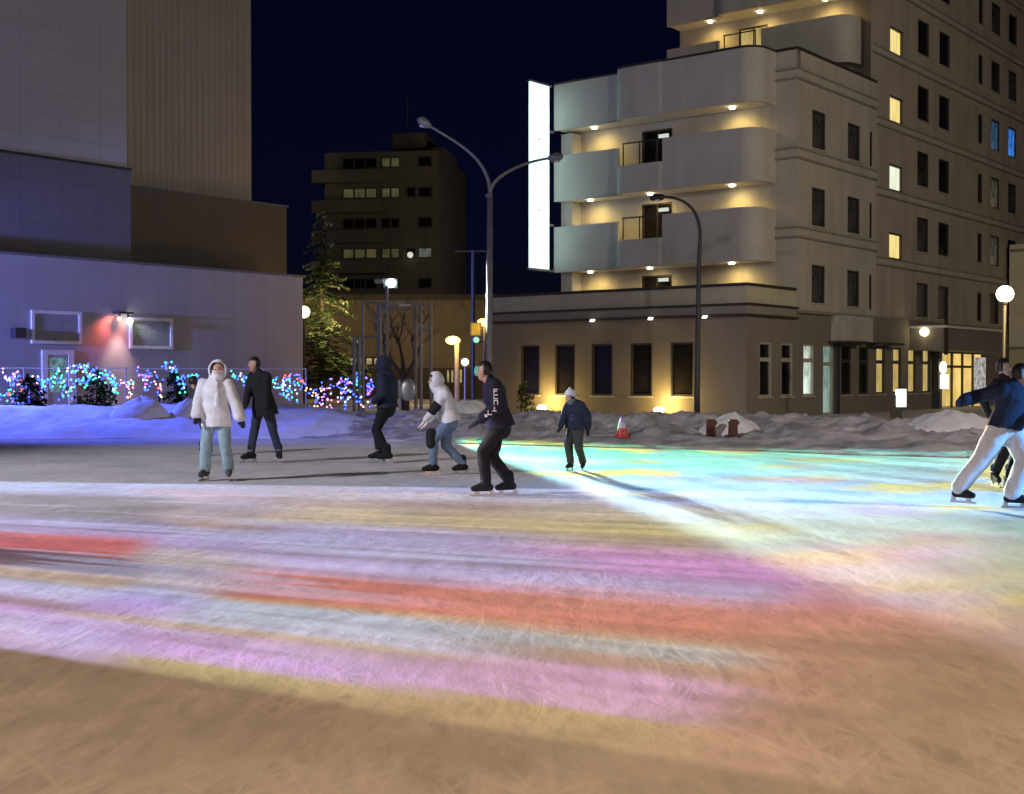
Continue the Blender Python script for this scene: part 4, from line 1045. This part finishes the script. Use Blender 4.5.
    if letters:
        Ml = mat('white_print',(.75,.72,.8),.6,.1,9)
        sh,el,wr,sg = arms[0]
        out = Vector((0,-1,0)); k = 0
        glyph = [[(0,0,.2,1),(.2,.8,1,1),(.2,.4,.8,.6)],[(0,.8,1,1),(0,0,.2,.8),(.2,0,1,.2)],[(0,0,.2,1),(.8,0,1,1),(.2,.8,.8,1)],[(.4,0,.6,1),(0,0,1,.2)],[(0,0,.2,1),(.2,0,1,.2)],[(.2,.2,.8,.8)]]
        path = [sh.lerp(el,.25),sh.lerp(el,.5),sh.lerp(el,.75),el.lerp(wr,.1),el.lerp(wr,.38),el.lerp(wr,.62)]
        for c,gl in zip(path,glyph):
            m = MB(); c = c+out*.086
            for x0,z0,x1,z1 in gl: m.box((c.x-.028+x0*.056,c.y-.006,c.z-.03+z0*.06),(c.x-.028+x1*.056,c.y+.03,c.z-.03+z1*.06))
            m.build('sleeve_letter',Ml,root)
        for dx,dz,a,b in ((.10,-.02,.05,.03),(.13,-.14,.06,.05),(.16,-.30,.05,.03),(.12,-.22,.03,.02)):
            c = ch+Vector((dx,-.115,dz-.12)); m = MB(); m.box((c.x-a/2,c.y-.01,c.z-b/2),(c.x+a/2,c.y+.03,c.z+b/2)); m.build('back_print',mat('grey_print',(.35,.38,.42),.6,.1,9),root)
    return root
def P2(px,py): 
    q = ground(px,py); return (q.x,q.y,.006)
AZ = .145
C_white = fabric('white',(.64,.67,.72)); C_jean = fabric('pale_jeans',(.26,.38,.44)); C_black = fabric('black',(.014,.014,.018)); C_navy = fabric('navy',(.020,.026,.05)); C_jeanb = fabric('blue_jeans',(.13,.20,.32))
C_dkj = fabric('dark_jeans',(.03,.04,.07)); C_boot = fabric('boot_black',(.016,.016,.018)); C_wpant = fabric('white_trousers',(.70,.70,.70)); C_grey = fabric('grey_shorts',(.13,.17,.20)); C_char = fabric('charcoal',(.045,.05,.055))
C_pink = fabric('pink_white',(.70,.60,.62)); C_indigo = fabric('indigo',(.020,.020,.042))
if True:
    person('woman in white hooded jacket, white scarf and pale blue jeans',P2(217,481),1.0,0,-8,(0,0,.98),(-.01,-.02,1.43),(.03,-.05,1.62),[(.17,.02,AZ,-14),(-.17,-.02,AZ,14)],[(.44,-.12,.76),(-.26,-.14,.97)],C_white,C_jean,fabric('grey_boot',(.06,.07,.08)),skin_gloves=C_black,hair=False,hood=C_white,scarf=C_white,coat=.30,puffy=1.10,legw=1.12,flare=.8,sleeve=1.12,mask=C_pink)
    person('man in long black coat standing behind the woman in white',P2(261,463),1.06,38,50,(.05,0,.99),(-.02,-.02,1.45),(-.10,-.06,1.64),[(.30,.02,AZ,-20),(-.16,-.04,AZ,50)],[(.13,-.18,.88),(-.22,-.2,.98)],C_black,C_dkj,C_boot,coat=.33,puffy=1.12,skin_gloves=C_black)
    person('dark haired person half hidden behind the woman in white',P2(206,456),.88,180,170,(-.06,0,.98),(-.16,0,1.43),(-.27,0,1.62),[(.08,0,AZ,180),(-.1,0,AZ,180)],[(.1,.1,.95),(-.2,.15,1.0)],C_char,C_dkj,C_boot)
    person('tall man in navy hooded jacket gliding with bent knees',P2(384,463),1.08,112,118,(.06,0,.93),(.05,-.02,1.40),(-.02,-.02,1.60),[(.06,-.06,AZ,100),(-.08,.06,AZ,100)],[(-.16,-.2,1.02),(-.14,.2,1.0)],C_navy,C_black,C_boot,hood=C_navy,puffy=1.08,coat=.14,hair=True)
    person('young skater in white jacket and blue jeans with black knee pads',P2(446,475),.96,72,78,(.06,0,.90),(-.06,-.02,1.33),(-.18,-.02,1.52),[(-.20,-.08,AZ,75),(.27,.06,AZ,62)],[(-.38,-.16,.82),(-.30,.16,.86)],C_white,C_jeanb,C_boot,skin_gloves=C_pink,hair=True,hood=C_white,knee=(0,),elbow=(0,),coat=.16,puffy=1.12,legw=1.05)
    person('skater in black jacket with white lettering down the sleeve',P2(496,496),1.0,78,84,(.06,0,.93),(-.04,-.02,1.42),(-.15,-.03,1.60),[(-.13,-.10,AZ,82),(.17,.10,AZ,70)],[(-.20,-.24,.98),(-.20,.2,1.0)],C_indigo,C_black,C_boot,coat=.17,puffy=1.10,legw=1.1,letters=True,skin_gloves=C_black)
    person('child in white beanie and navy jacket skating alone near the rink edge',P2(576,471),.76,48,62,(.0,0,.97),(-.03,-.02,1.40),(-.14,-.10,1.57),[(.15,.04,AZ,10),(-.12,-.02,AZ,32)],[(.25,-.10,.90),(-.34,-.15,.95)],C_navy,C_char,C_boot,beanie=C_white,puffy=1.34,legw=1.2,sleeve=1.08,coat=.17,scarf=C_grey,skin_gloves=C_black)
    person('skater in white trousers and navy jacket stretching one arm out',P2(985,508),1.02,-30,-60,(.23,0,.93),(.30,-.03,1.35),(.38,-.08,1.52),[(.27,-.12,AZ,-72),(-.30,.06,AZ,-40)],[(.42,-.2,1.0),(-.27,-.05,1.23)],C_navy,C_wpant,C_boot,legw=1.42,puffy=1.2,coat=.14,flare=.3,skin_gloves=C_black)
    person('dark dressed skater mostly hidden behind the white trousered skater',P2(1002,487),1.02,-30,-40,(.06,0,.95),(.02,0,1.42),(.02,0,1.62),[(.1,0,AZ,-20),(-.10,0,AZ,0)],[(.2,-.1,.95),(-.2,-.1,.95)],C_black,C_black,C_boot)

# ------------------------------------------------------------------ projected light
def projector_light(name, P, power, build, P0=None):
    P0 = P0 or P
    l = bpy.data.lights.new(name,'POINT'); l.energy = power; l.shadow_soft_size = .03
    o = bpy.data.objects.new(name,l); COL.objects.link(o); o.location = P
    l.use_nodes = True; nt = l.node_tree; nt.nodes.clear()
    out = N(nt,'ShaderNodeOutputLight'); em = N(nt,'ShaderNodeEmission')
    tc = N(nt,'ShaderNodeTexCoord'); sx = N(nt,'ShaderNodeSeparateXYZ'); nt.links.new(tc.outputs['Normal'],sx.inputs[0])
    dz = mth(nt,'MAXIMUM', mth(nt,'MULTIPLY',sx.outputs[2],-1.0), .02)
    qx = mth(nt,'MULTIPLY_ADD', mth(nt,'DIVIDE',sx.outputs[0],dz), P[2], P[0]-P0[0]); qy = mth(nt,'MULTIPLY_ADD', mth(nt,'DIVIDE',sx.outputs[1],dz), P[2], P[1]-P0[1])
    r = mth(nt,'SQRT', mth(nt,'ADD', mth(nt,'MULTIPLY',qx,qx), mth(nt,'MULTIPLY',qy,qy)))
    th = mth(nt,'ARCTAN2', qy, qx)
    comp = mth(nt,'DIVIDE', 1.0, mth(nt,'POWER', dz, 3.0))   # a keystone corrected projector: even light over the ice
    col,msk = build(nt,qx,qy,r,th)
    nt.links.new(col,em.inputs[0]); nt.links.new(mth(nt,'MULTIPLY',comp,msk),em.inputs[1]); nt.links.new(em.outputs[0],out.inputs[0])
    return o
def sstep(nt,x,a,b):
    n = N(nt,'ShaderNodeMapRange'); n.interpolation_type = 'SMOOTHSTEP'
    nt.links.new(x,n.inputs['Value']); n.inputs['From Min'].default_value = a; n.inputs['From Max'].default_value = b
    return n.outputs[0]
def nz2(nt,a,b,sa,sb,seed,detail=3,scale=1.0):
    c = N(nt,'ShaderNodeCombineXYZ'); nt.links.new(mth(nt,'MULTIPLY',a,sa),c.inputs[0]); nt.links.new(mth(nt,'MULTIPLY',b,sb),c.inputs[1]); c.inputs[2].default_value = seed
    n = N(nt,'ShaderNodeTexNoise'); n.inputs['Scale'].default_value = scale; n.inputs['Detail'].default_value = detail; nt.links.new(c.outputs[0],n.inputs['Vector'])
    return n.outputs[0]
def lin(c): return tuple((x/255/12.92) if x/255 <= .04045 else ((x/255+.055)/1.055)**2.4 for x in c)
PJ2 = (-27.0,22.0,5.0)
def polar(P,px,py):
    q = ground(px,py); return math.atan2(q.y-P[1],q.x-P[0]), math.hypot(q.x-P[0],q.y-P[1])
T0,_ = polar(PJ2,0,482); T1,_ = polar(PJ2,300,693)
def build2(nt,qx,qy,r,th):
    t = mth(nt,'DIVIDE', mth(nt,'SUBTRACT',th,T0), T1-T0)
    wob = nz2(nt,th,r,26,.16,3.3,3)
    t2 = mth(nt,'ADD', t, mth(nt,'MULTIPLY', mth(nt,'SUBTRACT',wob,.5), .085))
    def rp(px,stops):
        st = []
        for y,c in stops:
            a,_ = polar(PJ2,px,y); st.append((min(1,max(0,(a-T0)/(T1-T0))), tuple(max(0,x) for x in lin(c))))
        st.sort(key=lambda q:q[0]); return ramp(nt,t2,st,'LINEAR')
    K=(0,0,0)
    A = rp(40,[(482,(150,170,215)),(492,(120,130,170)),(496,(40,30,30)),(512,(45,35,35)),(522,(130,125,175)),(531,(140,120,165)),(536,(180,84,96)),(549,(175,80,92)),(553,(60,45,75)),(564,(60,45,75)),(567,(170,150,135)),(578,(165,155,150)),(583,(155,165,200)),(595,(165,160,205)),(602,(130,105,125)),(610,(160,130,195)),(622,(165,155,205)),(634,(165,155,200)),(648,(160,145,190))])
    B = rp(340,[(484,(140,155,195)),(490,(130,110,130)),(496,(150,145,160)),(503,(125,95,85)),(513,(160,145,105)),(522,(165,150,110)),(530,(150,145,190)),(540,(120,115,160)),(548,(165,170,210)),(556,(125,120,160)),(563,(160,155,205)),(571,(170,160,205)),(578,(172,86,90)),(602,(170,82,82)),(607,(165,125,90)),(615,(150,175,200)),(628,(150,170,195)),(641,(155,165,195)),(648,(145,135,110)),(655,(150,125,165)),(668,(160,130,190)),(680,(155,125,190)),(689,(140,122,160)),(693,(125,118,80)),(700,(125,118,80))])
    C = rp(660,[(490,(130,140,170)),(500,(120,110,120)),(512,(160,150,130)),(530,(175,165,110)),(545,(165,150,135)),(556,(170,120,175)),(572,(165,110,180)),(584,(150,140,190)),(592,(155,140,185)),(603,(172,98,98)),(622,(170,86,80)),(638,(166,90,80)),(645,(150,130,115)),(651,(145,165,170)),(657,(130,140,145)),(664,(120,98,90)),(675,(130,100,110)),(684,(160,118,165)),(700,(160,115,165)),(722,(150,115,155)),(730,(125,110,70)),(742,(115,100,65))])
    A2 = rp(140,[(484,(150,170,215)),(492,(150,120,140)),(500,(120,105,125)),(510,(110,95,105)),(522,(140,120,115)),(530,(150,150,190)),(540,(150,140,190)),(550,(165,155,170)),(558,(160,160,165)),(567,(100,85,115)),(575,(165,150,145)),(583,(150,165,200)),(592,(140,150,205)),(604,(145,125,200)),(614,(155,130,190)),(621,(150,135,130)),(630,(160,145,205)),(646,(155,145,205)),(655,(150,140,190))])
    D = rp(860,[(500,(120,120,130)),(525,(150,140,115)),(545,(150,140,140)),(562,(165,115,170)),(580,(165,115,165)),(598,(170,110,140)),(615,(165,95,95)),(632,(150,95,85)),(650,(140,90,80))])
    q = mth(nt,'DIVIDE', mth(nt,'SUBTRACT', r, mth(nt,'MULTIPLY_ADD', t, 6.6, 21.4)), mth(nt,'MULTIPLY_ADD', t, -4.0, 7.9))
    n2 = nz2(nt,th,r,22,.22,8.1,2)
    q = mth(nt,'ADD', q, mth(nt,'MULTIPLY', mth(nt,'SUBTRACT',n2,.5), .30))
    c = mixc(nt, sstep(nt,q,.0,.09), A, A2); c = mixc(nt, sstep(nt,q,.16,.34), c, B); c = mixc(nt, sstep(nt,q,.6,.88), c, C); c = mixc(nt, sstep(nt,q,1.04,1.2), c, D)
    st = nz2(nt,th,r,150,.30,5.5,5)
    c = mixc(nt, 1.0, c, ramp(nt,st,[(.3,(.66,.64,.70)),(.5,(1,1,1)),(.7,(1.28,1.26,1.28))]), 'MULTIPLY')
    s2 = nz2(nt,th,r,60,.22,15.5,3)
    c = mixc(nt, mth(nt,'MULTIPLY', ramp(nt,s2,[(.57,(0,)*3),(.60,(.42,)*3)]), mth(nt,'SUBTRACT',1.0,sstep(nt,q,.35,.8))), c, lin((160,172,215)))
    edge = nz2(nt,th,r,14,.0,2.2,2)
    rm = mth(nt,'ADD', r, mth(nt,'MULTIPLY_ADD', edge, 1.2, -.6))
    m = mth(nt,'MULTIPLY', sstep(nt,t,-.015,.012), mth(nt,'SUBTRACT',1.0,sstep(nt,t,1.0,1.012)))
    m = mth(nt,'MULTIPLY', m, mth(nt,'SUBTRACT',1.0,sstep(nt,rm,31.8,33.6)))
    return c,m
for dx,dy,dz_ in ((0,0,0),(.2,.7,.5),(-.2,-.7,.9)): projector_light('show_projector',(PJ2[0]+dx,PJ2[1]+dy,PJ2[2]+dz_),560,build2,PJ2)
E1 = polar(PJ1,500,456)[0]; E1b = polar(PJ1,1000,600)[0]; E1 = polar(PJ1,640,515)[0]
def build1(nt,qx,qy,r,th):
    # distance inside the rink edge, so the image stops at the snow bank
    ax,ay = 1.7-PJ1.x, 28.4-PJ1.y; bx,by = 9.57-PJ1.x, 24.3-PJ1.y; L = math.hypot(bx-ax,by-ay); nx,ny = (by-ay)/L, -(bx-ax)/L
    dist = mth(nt,'ADD', mth(nt,'MULTIPLY', mth(nt,'SUBTRACT',qx,ax), nx), mth(nt,'MULTIPLY', mth(nt,'SUBTRACT',qy,ay), ny))
    a = mth(nt,'MULTIPLY', mth(nt,'SUBTRACT', th, E1), 1.0)
    base = ramp(nt, mth(nt,'DIVIDE', mth(nt,'SUBTRACT',r,21.0), 26.0), [(0,lin((70,235,180))),(.13,lin((105,235,175))),(.28,lin((125,222,205))),(.45,lin((160,200,225))),(.56,lin((170,205,225))),(.66,lin((175,215,205))),(.76,lin((185,190,140))),(.85,lin((180,150,165))),(.95,lin((150,100,120)))])
    n1 = nz2(nt,th,r,16,.55,1.7,3); n2 = nz2(nt,th,r,20,.5,9.3,3); n3 = nz2(nt,th,r,14,.4,5.9,3); n4 = nz2(nt,th,r,46,.6,7.1,4)
    c = mixc(nt, ramp(nt,n1,[(.54,(0,)*3),(.63,(.9,)*3)]), base, lin((215,210,70)))
    c = mixc(nt, ramp(nt,n2,[(.57,(0,)*3),(.67,(.6,)*3)]), c, lin((110,185,240)))
    c = mixc(nt, ramp(nt,n3,[(.58,(0,)*3),(.68,(.6,)*3)]), c, lin((195,150,190)))
    c = mixc(nt, 1.0, c, ramp(nt,n4,[(.32,(.66,.70,.74)),(.52,(1.0,)*3),(.7,(1.22,)*3)]), 'MULTIPLY')
    m = mth(nt,'MULTIPLY', sstep(nt,a,-.006,.012), mth(nt,'LESS_THAN',a,.95))
    m = mth(nt,'MULTIPLY', m, mth(nt,'SUBTRACT', 1.0, mth(nt,'MULTIPLY', sstep(nt,r,32.5,39.0), .38)))
    m = mth(nt,'MULTIPLY', m, sstep(nt,dist,-.1,.25))
    m = mth(nt,'MULTIPLY', m, mth(nt,'SUBTRACT',1.0,sstep(nt,r,39.5,47.5)))
    return c,m
for dx,dy,dz_ in ((0,0,0),(.8,.1,.5),(-.8,-.1,.3),(.3,.0,1.3)): projector_light('show_projector',(PJ1.x+dx,PJ1.y+dy,PJ1.z+dz_),450,build1,tuple(PJ1))

# ------------------------------------------------------------------ unseen floodlights and added fill lights (beyond the frame)
lamp('unseen_rink_light','SPOT',(11,-4,6),7800,(1,.61,.29),.3,(3.2,4.8,0),60,1.0)
lamp('unseen_rink_light','SPOT',(-8,-4,6),3600,(1,.64,.42),.3,(-1.5,5.3,0),60,1.0)
lamp('unseen_rink_light','SPOT',(-20,8,11),16500,(.90,.86,1.0),.6,(-.5,24.0,0),50,.8)  # added neutral fill for the mid ice and skaters
lamp('unseen_rink_light','SPOT',(26,16,11),8000,(1,.88,.86),.6,(9,27,0),56,.8)  # added fill for the right-hand snow bank
lamp('added_facade_fill','SPOT',(-22,4,13),5600,(1,.92,.94),.5,hw(-1,6,9.5),34,.7)  # added fill to lift the hotel balcony front
lamp('added_facade_fill','SPOT',(30,8,12),16000,(1,.85,.66),.5,hw(12,0,6),60,.8)  # added warm fill on the hotel side face
lamp('added_facade_fill','SPOT',(12,-2,13),16000,(1,.90,.92),.5,bw(4,1,18),32,.9)  # added fill on the upper walls of the hall
lamp('blue_floodlight','SPOT',(-31,33,4.5),85000,(.13,.15,.64),.3,bw(1,0,2.5),46,.8)
lamp('blue_floodlight','SPOT',(-22,39,9),32000,(.09,.13,.98),.3,(-12.5,35.5,0.2),44,1.0)
lamp('blue_floodlight','SPOT',(17,11,5),19000,(.10,.40,1),.3,(6.0,15.6,.5),17,1.0)
